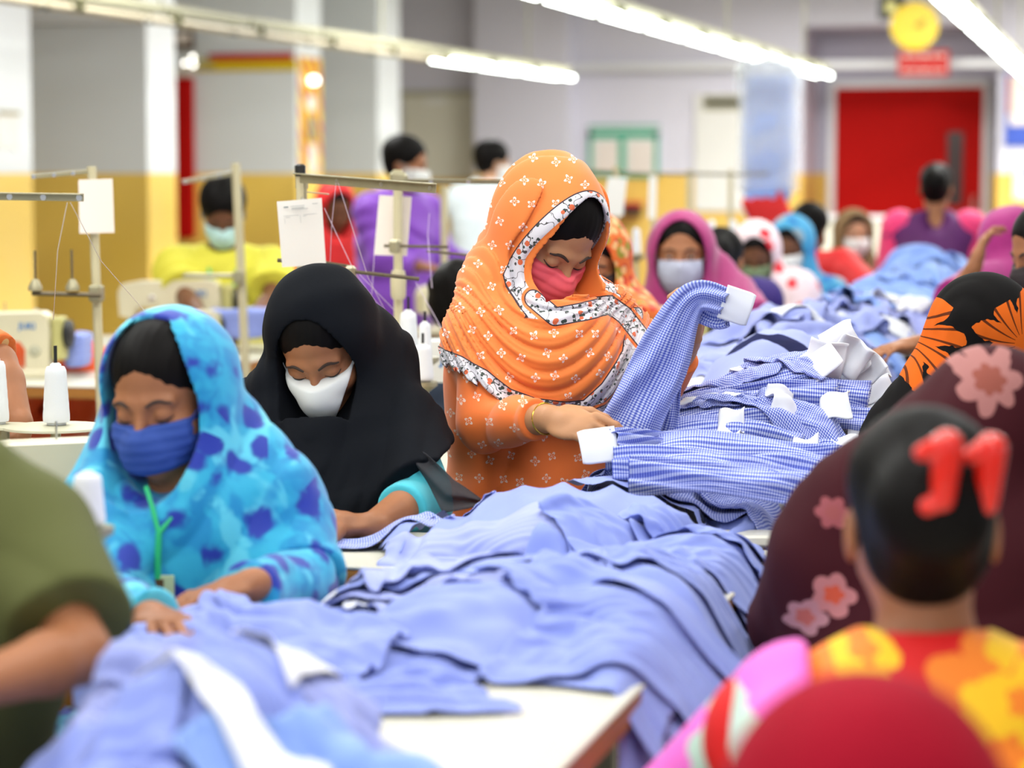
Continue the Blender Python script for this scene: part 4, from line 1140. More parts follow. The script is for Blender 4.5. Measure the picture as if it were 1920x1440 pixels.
    bgp('person in a white headscarf with red pattern and a green mask', 1416, 478, 10.3, yaw=-8, pitch=25, s=1.08, h=0.009, jk=dict(SL=(1490, 540, 10.3)), skin=M['skin_c'], garment=M['redwhite'], scarf=M['redwhite'], mask=M['green_mask'], scarf_opts=dict(hem=0.25, fold=0.005, lam=0.07, tk=0.015, cinf=0.04))
    bgp('person in a pale blue headscarf with a white mask', 1482, 462, 11.2, yaw=-22, pitch=20, s=1.08, h=0.010, skin=M['skin_c'], garment=M['salmon'], scarf=M['bluescarf'], mask=M['white_mask'], scarf_opts=dict(hem=0.15, fold=0.005, lam=0.07, tk=0.01))
    bgp('person with short black hair in a red top, between the blue and brown headscarves', 1519, 432, 12.1, yaw=150, pitch=20, s=1.08, h=0.011, eyes=False, skin=M['skin_c'], garment=M['red_cloth'], hair_style='short', garment_opts=dict(infl=0.03), jk=dict(SR=(1580, 490, 11.9), ER=(1630, 540, 11.6)))
    bgp('person in a brown headscarf and white mask in front of the red door', 1602, 440, 13.1, yaw=8, pitch=5, s=1.08, h=0.011, gaze='open', skin=M['skin_d'], garment=M['brown_dress'], scarf=M['brownscarf'], mask=M['white_mask'], scarf_opts=dict(hem=0.15, fold=0.005, lam=0.07))
    bgp('standing person in a purple kurta and white mask, seen from the side', 762, 308, 11.8, yaw=70, byaw=50, pitch=10, s=1.12, h=0.010, stand=True, lean=0.12, hair_style='short', garment=M['purple'], mask=M['white_mask'], garment_opts=dict(infl=0.035, folds=0.008), sleeve=0.85,
        jk=dict(PV=(740, 560, 11.8)))
    bgp('standing person in a white shirt seen from behind, beyond the purple kurta', 925, 305, 15.0, yaw=110, byaw=150, pitch=8, s=1.14, h=0.013, stand=True, lean=0.0, hair_style='short', skin=M['skin_d'], garment=M['white_shirt'], mask=M['white_mask'], garment_opts=dict(infl=0.05), sleeve=0.8, legs_mat=M['navy'])
    def lany(root, J, Lw, surf, q32, torsof):
        b = MB(); b.tube([J['N']+J['bx']*0.07-IF*0.02, J['S']+J['bx']*0.05+J['by']*0.15-IZ*0.05, J['S']+J['by']*0.17-IZ*0.26], 0.006, 6); b.tube([J['N']-J['bx']*0.07-IF*0.02, J['S']-J['bx']*0.05+J['by']*0.15-IZ*0.05, J['S']+J['by']*0.17-IZ*0.26], 0.006, 6)
        b.build('lanyard', M['label_green'], root, smooth=True)
    bgp('standing person in a yellow shirt with green lanyard and surgical mask, looking down', 418, 398, 9.6, yaw=6, pitch=38, s=1.10, h=0.008, stand=True, lean=0.15, skin=M['skin_c'], hair_style='short', garment=M['yellow_shirt'], mask=M['surg_mask'], sleeve=-0.25, legs_mat=M['navy'],
        jk=dict(EL=(512, 560, 9.5), WL=(470, 600, 9.25), ER=(350, 560, 9.5), WR=(380, 600, 9.25)), garment_opts=dict(infl=0.025, skirt=False, sleeve_r=0.02), gname='shirt', extra=lany)
    bgp('person with curly black hair seen from behind, left of the orange scarf', 866, 575, 7.2, yaw=165, pitch=10, s=1.05, h=0.007, eyes=False, hair_style='curly', garment=M['navy'], garment_opts=dict(infl=0.01))
    bgp('standing person in a red headscarf and red dress far back on the left', 630, 388, 13.0, yaw=20, pitch=25, s=1.08, h=0.013, stand=True, lean=0.2, skin=M['skin_c'], garment=M['red_cloth'], scarf=M['red_cloth'], scarf_opts=dict(hem=0.3, cinf=0.03), garment_opts=dict(infl=0.03))
    bgp('person at the left edge with a bare forearm and hand hanging beside the white cone', -200, 560, 4.9, yaw=40, s=1.08, h=0.007, garment=M['floral_og'], sleeve=0.0, hair_style='bun',
        jk=dict(SL=(-100, 610, 4.85), EL=(-5, 680, 4.80), WL=(38, 800, 4.72), N=(-190, 600, 4.9), S=(-190, 620, 4.9)), hands={'L': dict(d=nrm(-IZ-IR*0.15), n=IR, curl=0.7)})
    bgp('person bending in a peach and orange tunic behind the left sewing machine', 0, 700, 8.3, yaw=-70, pitch=40, s=0.95, h=0.010, lean=0.9, garment=M['peach'], jk=dict(SL=(72, 655, 8.2), N=(40, 640, 8.3)), sleeve=0.2, garment_opts=dict(infl=0.03))
OY, OO, RD = S(252, 196, 24), S(246, 130, 30), S(214, 4, 4)
M['red_yellow'] = material('red_yellow_print', placed(RD, [(1545, 1255, 2.65, 0.055, OY, OO, 5), (1620, 1215, 2.65, 0.035, OY, OO, 5), (1830, 1300, 2.65, 0.065, OO, OY, 5), (1880, 1215, 2.65, 0.045, OO, OY, 4), (1870, 1390, 2.65, 0.05, OY, OO, 5), (1900, 1300, 2.65, 0.04, OY, OO, 5)]), rough=0.7)
M['pinkmint'] = material('pink_mint_print', placed(S(244, 110, 208), [(1405, 1400, 2.6, 0.050, S(196, 220, 206), S(206, 216, 214), 3), (1370, 1490, 2.6, 0.04, S(190, 216, 200), S(206, 216, 214), 3)]), rough=0.7)
M['red_gloss'] = material('red_clip_plastic', color=S(230, 30, 10), rough=0.2, coat=0.5)
M['peach'] = material('peach_orange_cloth', lambda: cmix(esm(noise(coords('Object'), 3.0, 1.0), 0.45, 0.55), S(240, 170, 140), S(240, 90, 30)), rough=0.7)
if 'noc' not in DEV: crowd()
TZ = 0.83      # height of the work surfaces
ALONG = V(0, 1, 0); ACR = V(1, 0, 0)
# ---------------------------------------------------------------- tables
def table(name, label, x0, x1, y0, y1, group=None, legs=True, z=TZ, cat='table'):
    t = thing(name, label, cat, ((x0+x1)/2, (y0+y1)/2, 0), group)
    MB().box(((x0+x1)/2, (y0+y1)/2, z-0.004), (x1-x0, y1-y0, 0.008), b=0.003).build('laminate_top', M['tabletop'], t)
    MB().box(((x0+x1)/2, (y0+y1)/2, z-0.026), (x1-x0-0.002, y1-y0-0.002, 0.036), b=0.004).build('wooden_edge', M['wood_edge'], t)
    for sx in (x0+0.06, x1-0.06):
        for sy in (y0+0.05, y1-0.05):
            MB().box((sx, sy, (z-0.044)/2), (0.04, 0.04, z-0.044), b=0.004).build('leg', M['frame_metal'], t)
        MB().box((sx, (y0+y1)/2, 0.12), (0.03, y1-y0-0.14, 0.03), b=0.004).build('crossbar', M['frame_metal'], t)
    return t
table('work_bench', 'long pale bench in the foreground covered by crumpled blue shirts', -1.19, -0.625, 1.3, 4.25, cat='bench')
table('work_bench', 'pale bench under the fanned pile of gingham sleeves', -1.02, -0.655, 4.30, 5.6, cat='bench')
table('work_bench', 'far pale bench buried under the long heap of blue shirts', -1.22, -0.70, 5.66, 9.0, cat='bench')
table('work_bench', 'farthest bench under sky blue shirts before the red door', -1.22, -0.72, 9.05, 12.2, cat='bench')
table('sewing_table', 'sewing table with wooden edge in front of the turquoise scarf', -2.35, -1.22, 2.93, 3.38)
table('sewing_table', 'sewing table with wooden edge in front of the black headscarf', -2.35, -1.22, 3.90, 4.30)
table('sewing_table', 'sewing table behind the black headscarf holding the tall thread stand', -2.55, -1.50, 5.05, 5.60)
table('sewing_table', 'sewing table carrying the white sewing machine beside the orange tunic', -2.6, -1.55, 5.95, 6.45)
table('sewing_table', 'sewing table in the near right corner', -0.50, 0.5, 1.6, 2.60)
ys = PZ(100, 722, TZ)
table('sewing_table', 'sewing table with thick wooden edge at the left behind the white thread cone', -4.75, ys[0]+0.28, ys[1], ys[1]+0.75)
ys2 = PZ(320, 652, TZ)
table('sewing_table', 'sewing table below the long cream sewing machine on the left', ys2[0]-0.75, ys2[0]+0.75, ys2[1], ys2[1]+0.6)
# ---------------------------------------------------------------- sewing machines
def sewing_machine(label, c, yaw, s=1.0, mat='machine', text='JUKI', drop=0):
    """c: world point on the table under the column foot; local +x runs from needle head to hand wheel"""
    t = thing('sewing_machine', label, 'sewing machine', c)
    R = np.stack([IR*math.cos(yaw)+IF*math.sin(yaw), -IR*math.sin(yaw)+IF*math.cos(yaw), IZ], 1)
    L = lambda x, y, z: np.asarray(c) + R @ (np.array([x, y, z])*s)
    m = M[mat]
    MB().box(L(-0.12, 0, 0.02), (0.50*s, 0.17*s, 0.04*s), R=R, b=0.008*s).build('bed', m, t)
    prof = [(-0.36, 0.13), (-0.30, 0.115), (-0.27, 0.17), (-0.02, 0.165), (0.005, 0.13), (0.005, 0.035), (0.115, 0.035), (0.125, 0.20), (0.115, 0.285), (0.08, 0.305), (-0.27, 0.295), (-0.345, 0.28), (-0.365, 0.24)]
    MB().prism([(x*s, z*s) for x, z in prof], c, R[:, 0], R[:, 2], R[:, 1], -0.055*s, 0.055*s, inset=0.010*s).build('arm_casting', m, t)
    bc = MB().box(L(0.155, 0, 0.18), (0.055*s, 0.10*s, 0.20*s), R=R, b=0.012*s).build('belt_cover', M['machine_y'] if mat == 'machine' else m, t)
    RX = np.stack([R[:, 1], R[:, 2], R[:, 0]], 1)
    MB().lathe(L(0.185, 0, 0.20), [(0.060*s, 0), (0.064*s, 0.006*s), (0.064*s, 0.022*s), (0.050*s, 0.028*s), (0.020*s, 0.034*s)], 24, RX).build('hand_wheel', M['black'], bc, smooth=True)
    RY = np.stack([R[:, 0], R[:, 2]*1.0, -R[:, 1]], 1)
    MB().lathe(L(0.055, -0.056, 0.125), [(0.026*s, 0), (0.026*s, 0.006*s), (0.020*s, 0.012*s), (0.008*s, 0.014*s)], 20, RY).build('stitch_dial', M['frame_metal'], t, smooth=True)
    MB().lathe(L(-0.20, -0.056, 0.215), [(0.013*s, 0), (0.015*s, 0.005*s), (0.008*s, 0.012*s), (0.010*s, 0.024*s)], 16, RY).build('tension_knob', M['steel'], t, smooth=True)
    MB().tube([L(-0.325, 0, 0.13), L(-0.325, 0, 0.045)], 0.004*s, 8).build('needle_bar', M['steel'], t, smooth=True)
    MB().box(L(-0.325, 0, 0.043), (0.022*s, 0.04*s, 0.006*s), R=R, b=0.001).build('presser_foot', M['steel'], t)
    b = MB(); b.tube([L(-0.10, 0, 0.30), L(-0.10, 0, 0.345)], 0.003*s, 8); b.build('thread_post', M['steel'], t, smooth=True)
    MB().lathe(L(0.045, 0, 0.303), [(0.014*s, 0), (0.014*s, 0.006*s), (0.006*s, 0.012*s)], 14).build('oil_cap', M['frame_metal'], t, smooth=True)
    if text:
        cu = bpy.data.curves.new('maker_name_font', 'FONT'); cu.body = text; cu.size = 0.040*s; cu.extrude = 0.0008; cu.align_x = 'CENTER'; cu.materials.append(M['logo']); cu.space_character = 1.05; cu.offset = 0.0008
        o0 = bpy.data.objects.new('tmp_text', cu); COL.objects.link(o0); dg = bpy.context.evaluated_depsgraph_get(); me = bpy.data.meshes.new_from_object(o0.evaluated_get(dg)); bpy.data.objects.remove(o0); o = bpy.data.objects.new('maker_name', me); COL.objects.link(o); o.parent = t
        if not me.materials: me.materials.append(M['logo'])
        p = L(0.02 if mat == 'machine' else -0.03, -0.0565, 0.225) - np.array(t.location)
        o.matrix_local = Matrix(((R[0, 0], R[0, 2], -R[0, 1], p[0]), (R[1, 0], R[1, 2], -R[1, 1], p[1]), (R[2, 0], R[2, 2], -R[2, 1], p[2]), (0, 0, 0, 1)))
    return t, L, R
def onT(px, py, D):
    p = P(px, py, D); return V(p[0], p[1], TZ)
ya = PZ(40, 712, TZ)
sewing_machine('cream sewing machine at the left edge beside the white thread cone', V(*(ya + IF*0.10)), math.radians(-6), s=0.72)
yb_ = PZ(362, 648, TZ)
sewing_machine('cream sewing machine with long arm in front of the yellow wall', V(*(yb_ + IF*0.12)), math.radians(-4), s=0.84)
yc = PZ(835, 822, TZ)
sewing_machine('white sewing machine partly behind a white cone, left of the orange tunic', V(*(yc + IR*0.04 + IF*0.1)), math.radians(2), s=0.82, mat='machine_w')
sewing_machine('pale sewing machine at the left behind the turquoise shoulder', V(*(P(185, 1000, 4.22)*V(1, 1, 0) + IZ*TZ)), math.radians(8), s=0.70, text='')
def small_station(px, D, yaw, s, label, tl):
    p = P(px, 600, D); 
    table('sewing_table', tl, p[0]-0.45, p[0]+0.25, p[1]-0.16, p[1]+0.24)
    sewing_machine(label, V(p[0], p[1], TZ), yaw, s=s, text='')
small_station(1236, 7.5, math.radians(20), 0.85, 'small blurred cream machine between floral and mauve headscarves', 'blurred sewing table behind the standing orange headscarf')
small_station(380, 8.9, math.radians(70), 0.55, 'blurred sewing machine in front of the yellow shirt', 'blurred sewing table right in front of the yellow shirt')
small_station(885, 10.2, math.radians(30), 0.7, 'blurred machine between the purple kurta and the white shirt', 'blurred table between the purple kurta and the white shirt')
# ---------------------------------------------------------------- thread stands
def stand(label, px, ytop, D, arms=(), rods=(), r=0.011, lean=0.0, mat='khaki_pole', cap_=False, foot=None):
    top = P(px, ytop, D); zf = TZ if foot is None else foot
    bot = V(top[0], top[1], zf) + IR*lean
    t = thing('thread_stand', label, 'thread stand', (bot[0], bot[1], zf))
    MB().tube([bot, top], r, 12).build('pole', M[mat], t, smooth=True)
    MB().lathe(bot, [(0.04, 0), (0.04, 0.012), (0.018, 0.022), (0.016, 0.05)], 18).build('foot_flange', M['khaki'], t, smooth=True)
    if cap_: MB().lathe(top, [(r*1.25, -0.01), (r*1.3, 0.014), (r*0.8, 0.018)], 12).build('pole_cap', M['black'], t, smooth=True)
    for (x0, y0, d0, x1, y1, d1, w) in arms:
        A, B = P(x0, y0, d0), P(x1, y1, d1); d = nrm(B-A); n = nrm(np.cross(d, IZ)); u = np.cross(n, d)
        Rr = np.stack([d, n, u], 1); Ln = np.linalg.norm(B-A)
        mb = MB(); mb.box((A+B)/2, (Ln, 0.003, w), R=Rr, b=0.001); mb.box((A+B)/2 + u*w/2 + n*0.006, (Ln, 0.016, 0.003), R=Rr, b=0.001)
        ga = mb.build('thread_guide_arm', M['khaki'], t)
        for f_ in (0.3, 0.62, 0.96):
            MB().lathe(A+(B-A)*f_ - n*0.001, [(0.006, -0.003), (0.006, 0.003)], 10, np.stack([d, u, -n], 1)).build('eyelet', M['steel'], ga)
    for (x0, y0, x1, y1, d0, rr) in rods:
        A, B = P(x0, y0, d0), P(x1, y1, d0-0.0)
        MB().tube([A, B], rr, 8).build('cone_rod', M['dark_rod'], t, smooth=True)
    return t
def clamp(t, px, py, D, s=1.0):
    c = P(px, py, D); mb = MB(); mb.box(c, (0.035*s, 0.035*s, 0.045*s), b=0.006); mb.build('clamp', M['khaki'], t)
def card(label, quad, D, lines=False, mat='paper'):
    """quad: four pixels, top-left, top-right, bottom-right, bottom-left"""
    q = [P(x, y, D) for x, y in quad]; c = sum(q)/4
    n = nrm(np.cross(q[1]-q[0], q[3]-q[0])); m = 8
    vs = []; fs = []
    for sgn in (0, 1):
        for i in range(m+1):
            for j in range(m+1):
                a, b = i/m, j/m
                p = (q[0]*(1-a)+q[1]*a)*(1-b)+(q[3]*(1-a)+q[2]*a)*b
                vs.append(p + n*(0.0006*sgn + 0.004*math.sin(a*2.2)*b))
    k = (m+1)**2
    for i in range(m):
        for j in range(m):
            a = i*(m+1)+j; fs.append([a, a+1, a+m+2, a+m+1]); fs.append([k+a, k+a+m+1, k+a+m+2, k+a+1])
    rim = [i*(m+1) for i in range(m)] + [m*(m+1)+j for j in range(m)] + [i*(m+1)+m for i in range(m, 0, -1)] + [j for j in range(m, 0, -1)]
    for a, b in zip(rim, rim[1:]+rim[:1]): fs.append([a, b, k+b, k+a])
    t = thing('paper_card', label, 'paper', c)
    me = np_mesh('sheet', np.array(vs)-c, fs, smooth=False); link('sheet', me, M[mat], t)
    if lines:
        W = q[1]-q[0]; Hh = q[3]-q[0]; w = nrm(W); d = nrm(Hh); nn = -n if np.dot(n, IF) > 0 else n
        Rr = np.stack([w, nn, np.cross(w, nn)], 1)
        for (u, v, l, hgt) in ((0.20, 0.10, 0.10, 0.020), (0.45, 0.095, 0.32, 0.006), (0.46, 0.125, 0.28, 0.008), (0.50, 0.145, 0.36, 0.006), (0.85, 0.08, 0.12, 0.006), (0.30, 0.235, 0.34, 0.004), (0.72, 0.235, 0.30, 0.004), (0.22, 0.26, 0.10, 0.004), (0.60, 0.255, 0.08, 0.004), (0.15, 0.30, 0.004, 0.10), (0.50, 0.30, 0.004, 0.12)):
            p = q[0] + W*u + Hh*v + nn*0.006
            MB().box(p, (np.linalg.norm(W)*l, 0.0006, np.linalg.norm(Hh)*hgt), R=Rr, b=0.0001).build('printed_line', M['ink'], t)
    return t
def cone(label, px, ytop, ybot, D, wpx, mat='thread_w', group=None, spike=True, plate=None, base=None):
    s = D/FPX; B = P(px, ybot, D) if base is None else base; hgt = (ybot-ytop)*s; r = wpx*s/2
    t = thing('thread_cone', label, 'thread cone', B, group)
    prof = [(r*0.72, 0), (r*0.72, hgt*0.03), (r*0.97, hgt*0.045), (r*1.0, hgt*0.10)]
    prof += [(r*(1.0-0.22*k/10)+0.0004*(k % 2), hgt*(0.10+0.80*k/10)) for k in range(1, 11)] + [(r*0.66, hgt*0.955), (r*0.42, hgt*0.965), (r*0.40, hgt)]
    MB().lathe(B, prof, 28).build('wound_thread', M[mat], t, smooth=True)
    MB().lathe(B, [(r*0.30, -0.001), (r*0.34, hgt*0.5), (r*0.34, hgt*1.0), (r*0.3, hgt*1.02)], 16).build('cone_core', M['machine_w'], t, smooth=True)
    if spike: MB().tube([B+IZ*hgt*1.02, B+IZ*hgt*1.30], 0.0035, 8).build('spindle', M['black'], t, smooth=True)
    return t
def thread(label, paths, r=0.0008, mat='yarn'):
    mb = MB()
    o = None
    for k, pts in enumerate(paths):
        W = [P(*q) for q in pts]; n = 14; C = []
        for i in range(len(W)-1):
            for j in range(n): C.append(W[i]*(1-j/n)+W[i+1]*j/n)
        C.append(W[-1]); C = [c for c in C]
        if k == 0:
            b = MB(); b.tube(C, r, 6); o = b.build('sewing_thread', M[mat], None, loc=W[0], smooth=True); tag(o, label, 'thread')
        else:
            b = MB(); b.tube(C, r, 6); o2 = b.build('sewing_thread', M[mat], None, loc=W[0], smooth=True); tag(o2, label, 'thread'); o['group'] = label; o2['group'] = label
# S1 near left
t = stand('thread stand outside the left edge whose long flat guide arm enters the picture', -25, 352, 4.45, arms=[(-40, 368, 4.45, 157, 371, 4.40, 0.013)])
# S2
t = stand('cream thread stand with drooping top arm at the left, behind the turquoise scarf', 172, 312, 6.35, foot=0.0, arms=[(170, 322, 6.35, 58, 332, 6.30, 0.010)], rods=[(60, 550, 190, 553, 6.33, 0.006), (66, 545, 65, 470, 6.33, 0.003), (136, 545, 134, 468, 6.33, 0.003)], r=0.0125, lean=0.035)
clamp(t, 181, 550, 6.35)
for x in (66, 136): 
    B = P(x, 545, 6.33); MB().lathe(B, [(0.018, 0), (0.018, 0.01), (0.008, 0.03)], 14).build('cone_seat', M['khaki'], t, smooth=True)
card('blank pale card hanging on the leftmost cream thread stand', [(147, 337), (211, 335), (214, 436), (149, 438)], 6.33, mat='paper_warm')
# S3
t = stand('blurred cream thread stand in front of the yellow shirt', 442, 306, 8.2, foot=0.0, arms=[(440, 325, 8.2, 342, 342, 8.1, 0.012)], r=0.015, lean=0.06)
t2 = MB().box(P(400, 517, 8.25), (0.20, 0.10, 0.012), R=np.stack([IR, IF, IZ], 1), b=0.003).build('cone_plate', M['khaki'], t)
clamp(t, 448, 520, 8.2)
# S4
t = stand('thread stand with sloping flat guide arm and printed card above the black headscarf', 563, 322, 5.65, arms=[(557, 334, 5.65, 818, 354, 5.35, 0.021)], rods=[(520, 488, 612, 493, 5.65, 0.005), (612, 493, 658, 500, 5.65, 0.004), (650, 508, 786, 523, 5.6, 0.0045), (628, 506, 690, 512, 5.6, 0.004)], r=0.010, cap_=True)
mb = MB(); mb.box(P(566, 340, 5.66), (0.026, 0.024, 0.038), b=0.004); mb.build('top_bracket', M['khaki'], t)
MB().box(P(566, 362, 5.66), (0.022, 0.02, 0.036), b=0.004).build('lower_bracket', M['khaki'], t)
MB().box(P(596, 362, 5.60), (0.05, 0.03, 0.003), R=np.stack([nrm(IR-IZ*0.1), IF, IZ], 1), b=0.001).build('small_guide_plate', M['khaki'], t)
clamp(t, 657, 511, 5.6, 0.7)
MB().tube([P(566, 372, 5.64), P(567, 382, 5.60)], 0.004, 8).build('card_clip', M['steel'], t, smooth=True)
card('white printed form clipped on the thread stand above the black headscarf', [(519, 378), (603, 371), (611, 496), (529, 501)], 5.58, lines=True)
# S5
t = stand('pale thread stand pole in front of the purple kurta', 746, 318, 6.3, foot=0.0, arms=[(742, 340, 6.3, 962, 342, 6.3, 0.011)], rods=[(720, 461, 840, 463, 6.25, 0.004), (800, 471, 910, 481, 6.25, 0.0035)], r=0.0125)
MB().box(P(748, 334, 6.28), (0.05, 0.03, 0.035), R=np.stack([nrm(IR-IZ*0.15), IF, IZ], 1), b=0.01).build('top_bracket', M['khaki'], t)
MB().lathe(P(747, 561, 6.3), [(0.016, 0), (0.020, 0.01), (0.021, 0.05), (0.017, 0.075)], 14).build('joint_collar', M['khaki_pole'], t, smooth=True)
clamp(t, 741, 462, 6.25, 0.8)
card('blank cream card on the pole in front of the purple kurta', [(711, 366), (772, 369), (763, 480), (701, 478)], 6.33, mat='paper_warm')
# S6.. far
t = stand('dark thread stand behind the top of the orange headscarf', 1072, 316, 8.6, foot=0.0, arms=[(968, 326, 8.6, 1094, 331, 8.6, 0.010)], r=0.011)
t = stand('pale thread stand above the shelf with red boxes', 1155, 312, 9.6, foot=0.0, arms=[(1066, 319, 9.6, 1180, 323, 9.6, 0.010)], r=0.013)
card('pale card hanging in front of the red boxes on the shelf', [(1140, 332), (1176, 334), (1168, 405), (1128, 403)], 9.55, mat='paper')
t = stand('faint thread stand in front of the white board, nearer to the green frame', 1225, 322, 11.0, foot=0.0, arms=[(1180, 325, 11, 1300, 328, 11, 0.010)], r=0.012)
card('narrow pale card on the faint stand right of the red boxes', [(1217, 330), (1232, 330), (1230, 410), (1215, 410)], 10.9)
t = stand('faint thread stand in front of the white board, nearer to the hanging shirts', 1292, 318, 11.4, foot=0.0, arms=[(1285, 326, 11.4, 1378, 328, 11.4, 0.012)], r=0.012)
t = stand('faint thread stand just left of the hanging plastic cover', 1370, 318, 12.0, foot=0.0, arms=[(1368, 328, 12, 1440, 326, 12, 0.012)], r=0.012)
card('pale card right of the cream stand behind the orange headscarf', [(1086, 332), (1104, 332), (1103, 380), (1086, 380)], 9.0)
t = stand('khaki thread stand left of the orange headscarf, behind its shoulder', 833, 350, 8.9, foot=0.0, arms=[(700, 343, 8.9, 835, 343, 8.9, 0.010)], r=0.014)
# white cones
Bc = P(104, 797, 4.6)
plate = thing('cone_plate', 'oval pale cone plate at the left edge below the white cone', 'plate', Bc)
MB().lathe(Bc - IZ*0.006, [(0.075, -0.002), (0.10, 0.0), (0.098, 0.004), (0.03, 0.006)], 32).build('disc', M['frame_metal'], plate, smooth=True)
MB().tube([Bc - IZ*0.008, V(Bc[0], Bc[1], TZ)], 0.010, 10).build('post', M['khaki'], plate, smooth=True)
B2 = P(8, 795, 4.62); pl2 = thing('cone_plate', 'second pale cone plate cut off by the left edge', 'plate', B2)
MB().lathe(B2 - IZ*0.006, [(0.045, -0.002), (0.06, 0.0), (0.058, 0.004), (0.03, 0.006)], 32).build('disc', M['frame_metal'], pl2, smooth=True)
MB().tube([B2 - IZ*0.008, V(B2[0], B2[1], TZ)], 0.010, 10).build('post', M['khaki'], pl2, smooth=True)
def cone_on(label, px, ytop, ybot, D, wpx, **k):
    B = P(px, ybot, D); c = cone(label, px, ytop, ybot, D, wpx, **k)
    t = thing('cone_stand', 'post under the ' + ' '.join(label.split(',')[0].split()[:12]), 'stand', (B[0], B[1], 0))
    MB().lathe(B, [(0.010, -0.03), (0.035, -0.012), (0.036, -0.002)], 16).build('seat_disc', M['khaki'], t, smooth=True)
    MB().tube([B-IZ*0.02, V(B[0], B[1], 0.02)], 0.009, 8).build('post', M['khaki_pole'], t, smooth=True)
    MB().lathe(V(B[0], B[1], 0), [(0.10, 0), (0.10, 0.012), (0.02, 0.025)], 18).build('foot', M['khaki'], t, smooth=True)
    return c
cone_on('squat white thread cone at the shoulder of the turquoise tunic', 166, 885, 985, 3.40, 64, spike=False)
cone('tall white thread cone on the oval plate at the left', 106, 682, 796, 4.6, 50)
cone('white thread cone cut off by the left edge of the picture', -8, 672, 795, 4.62, 50)
cone_on('black thread cone before the left sewing machine', 22, 662, 718, 6.6, 20, mat='thread_b', spike=False, base=None)
cone_on('wide white thread cone behind the pole, in front of the purple kurta', 766, 582, 668, 6.15, 38)
cone_on('slim white thread cone right of the pole', 797, 603, 668, 6.0, 26)
cone_on('sharp white thread cone standing in front of the white sewing machine', 793, 645, 714, 5.85, 41)
cone_on('small white thread cone showing between black headscarf and pole', 712, 640, 700, 6.2, 26)
cone_on('blurred white thread cone below the card with the red boxes', 1167, 472, 530, 9.0, 22, spike=False)
cone_on('blurred white thread cone between orange and mauve headscarves', 1193, 428, 476, 9.4, 18, spike=False)
cone_on('blurred white thread cone left of the red and white headscarf', 1376, 470, 530, 9.9, 18, spike=False)
cone_on('blurred white thread cone behind the mauve headscarf', 1334, 412, 455, 11.0, 16, spike=False)
cone_on('blurred white thread cone behind the dark hair and indigo tunic', 1375, 412, 460, 11.0, 15, spike=False)
# threads
thread('fine thread running down from the leftmost flat guide arm', [[(126, 380, 4.4), (108, 470, 4.5), (100, 600, 5.0)], [(132, 380, 4.4), (190, 490, 4.8), (290, 605, 5.6)]], r=0.0008, mat='paper_warm')
thread('fine thread strung from the sloping guide arm over the black headscarf', [[(630, 343, 5.55), (622, 420, 5.6), (617, 540, 5.7)], [(634, 343, 5.55), (690, 520, 5.6), (736, 610, 5.9)], [(608, 390, 5.6), (660, 500, 5.6), (738, 580, 5.9)], [(668, 515, 5.6), (700, 560, 5.8), (735, 600, 5.9)], [(702, 470, 6.0), (698, 540, 6.0), (692, 590, 6.0)], [(805, 400, 6.2), (802, 440, 6.2), (810, 540, 6.1)], [(780, 530, 6.0), (830, 620, 5.9), (842, 650, 5.9)]], r=0.0007)
# ---------------------------------------------------------------- things on and near the far walls
def onwall(px, py, Y):
    x = wx(px, Y); return V(x, Y, wz(py, px, Y))
def panel(name, label, cat, px0, py0, px1, py1, Y, mat, th=0.03, kids=(), group=None):
    a = onwall(px0, py0, Y); b = onwall(px1, py1, Y); c = (a+b)/2
    t = thing(name, label, cat, c - V(0, th/2, 0), group)
    MB().box(c - V(0, th/2, 0), (abs(b[0]-a[0]), th, abs(a[2]-b[2])), b=0.004).build('board', M[mat], t)
    for nm, q0, q1, q2, q3, mt in kids:
        a2 = onwall(q0, q1, Y); b2 = onwall(q2, q3, Y); c2 = (a2+b2)/2
        MB().box(c2 - V(0, th+0.006, 0), (abs(b2[0]-a2[0]), 0.012, abs(a2[2]-b2[2])), b=0.002).build(nm, M[mt], t)
    return t
panel('wall_shutter', 'cream roller panel on the far wall behind the purple kurta', 'panel', 757, 180, 904, 335, YW, 'cream_panel', kids=[('frame_rail', 752, 172, 908, 181, 'frame_metal'), ('frame_post', 899, 180, 908, 335, 'frame_metal'), ('glare_strip', 800, 186, 840, 196, 'paper')])
panel('notice_board', 'green framed notice board on the far wall', 'notice board', 1105, 236, 1233, 332, YW, 'paper', kids=[('frame_rail', 1103, 246, 1235, 260, 'green_paint'), ('frame_rail', 1103, 236, 1235, 240, 'green_paint'), ('frame_post', 1103, 246, 1110, 334, 'green_paint'), ('frame_post', 1226, 246, 1234, 334, 'green_paint'), ('frame_rail', 1103, 326, 1235, 333, 'green_paint'), ('sheet', 1120, 268, 1158, 325, 'paper_warm'), ('sheet', 1182, 268, 1222, 325, 'paper_warm'), ('dark_mark', 1160, 262, 1172, 322, 'green_paint')])
panel('white_board', 'large white board on the far wall behind the hanging shirts', 'board', 1300, 178, 1412, 396, YW-0.005, 'paper', kids=[('header_strip', 1316, 180, 1408, 208, 'frame_metal'), ('inner_sheet', 1318, 188, 1404, 200, 'white_paint')])
t = panel('poster', 'blue framed poster at the upper right edge', 'poster', 1876, 138, 1960, 274, YW-0.01, 'blue_paint', kids=[('poster_sheet', 1884, 142, 1960, 236, 'paper_warm'), ('red_stripe', 1880, 145, 1886, 215, 'red')])
panel('poster', 'white sheet with a small blue mark low on the right wall', 'poster', 1893, 298, 1950, 374, YW-0.01, 'paper', kids=[('mark', 1908, 318, 1922, 330, 'blue_paint')])
t = panel('door_sign', 'red sign with white lettering over the red door', 'sign', 1676, 98, 1770, 144, YW-0.35, 'red', kids=[])
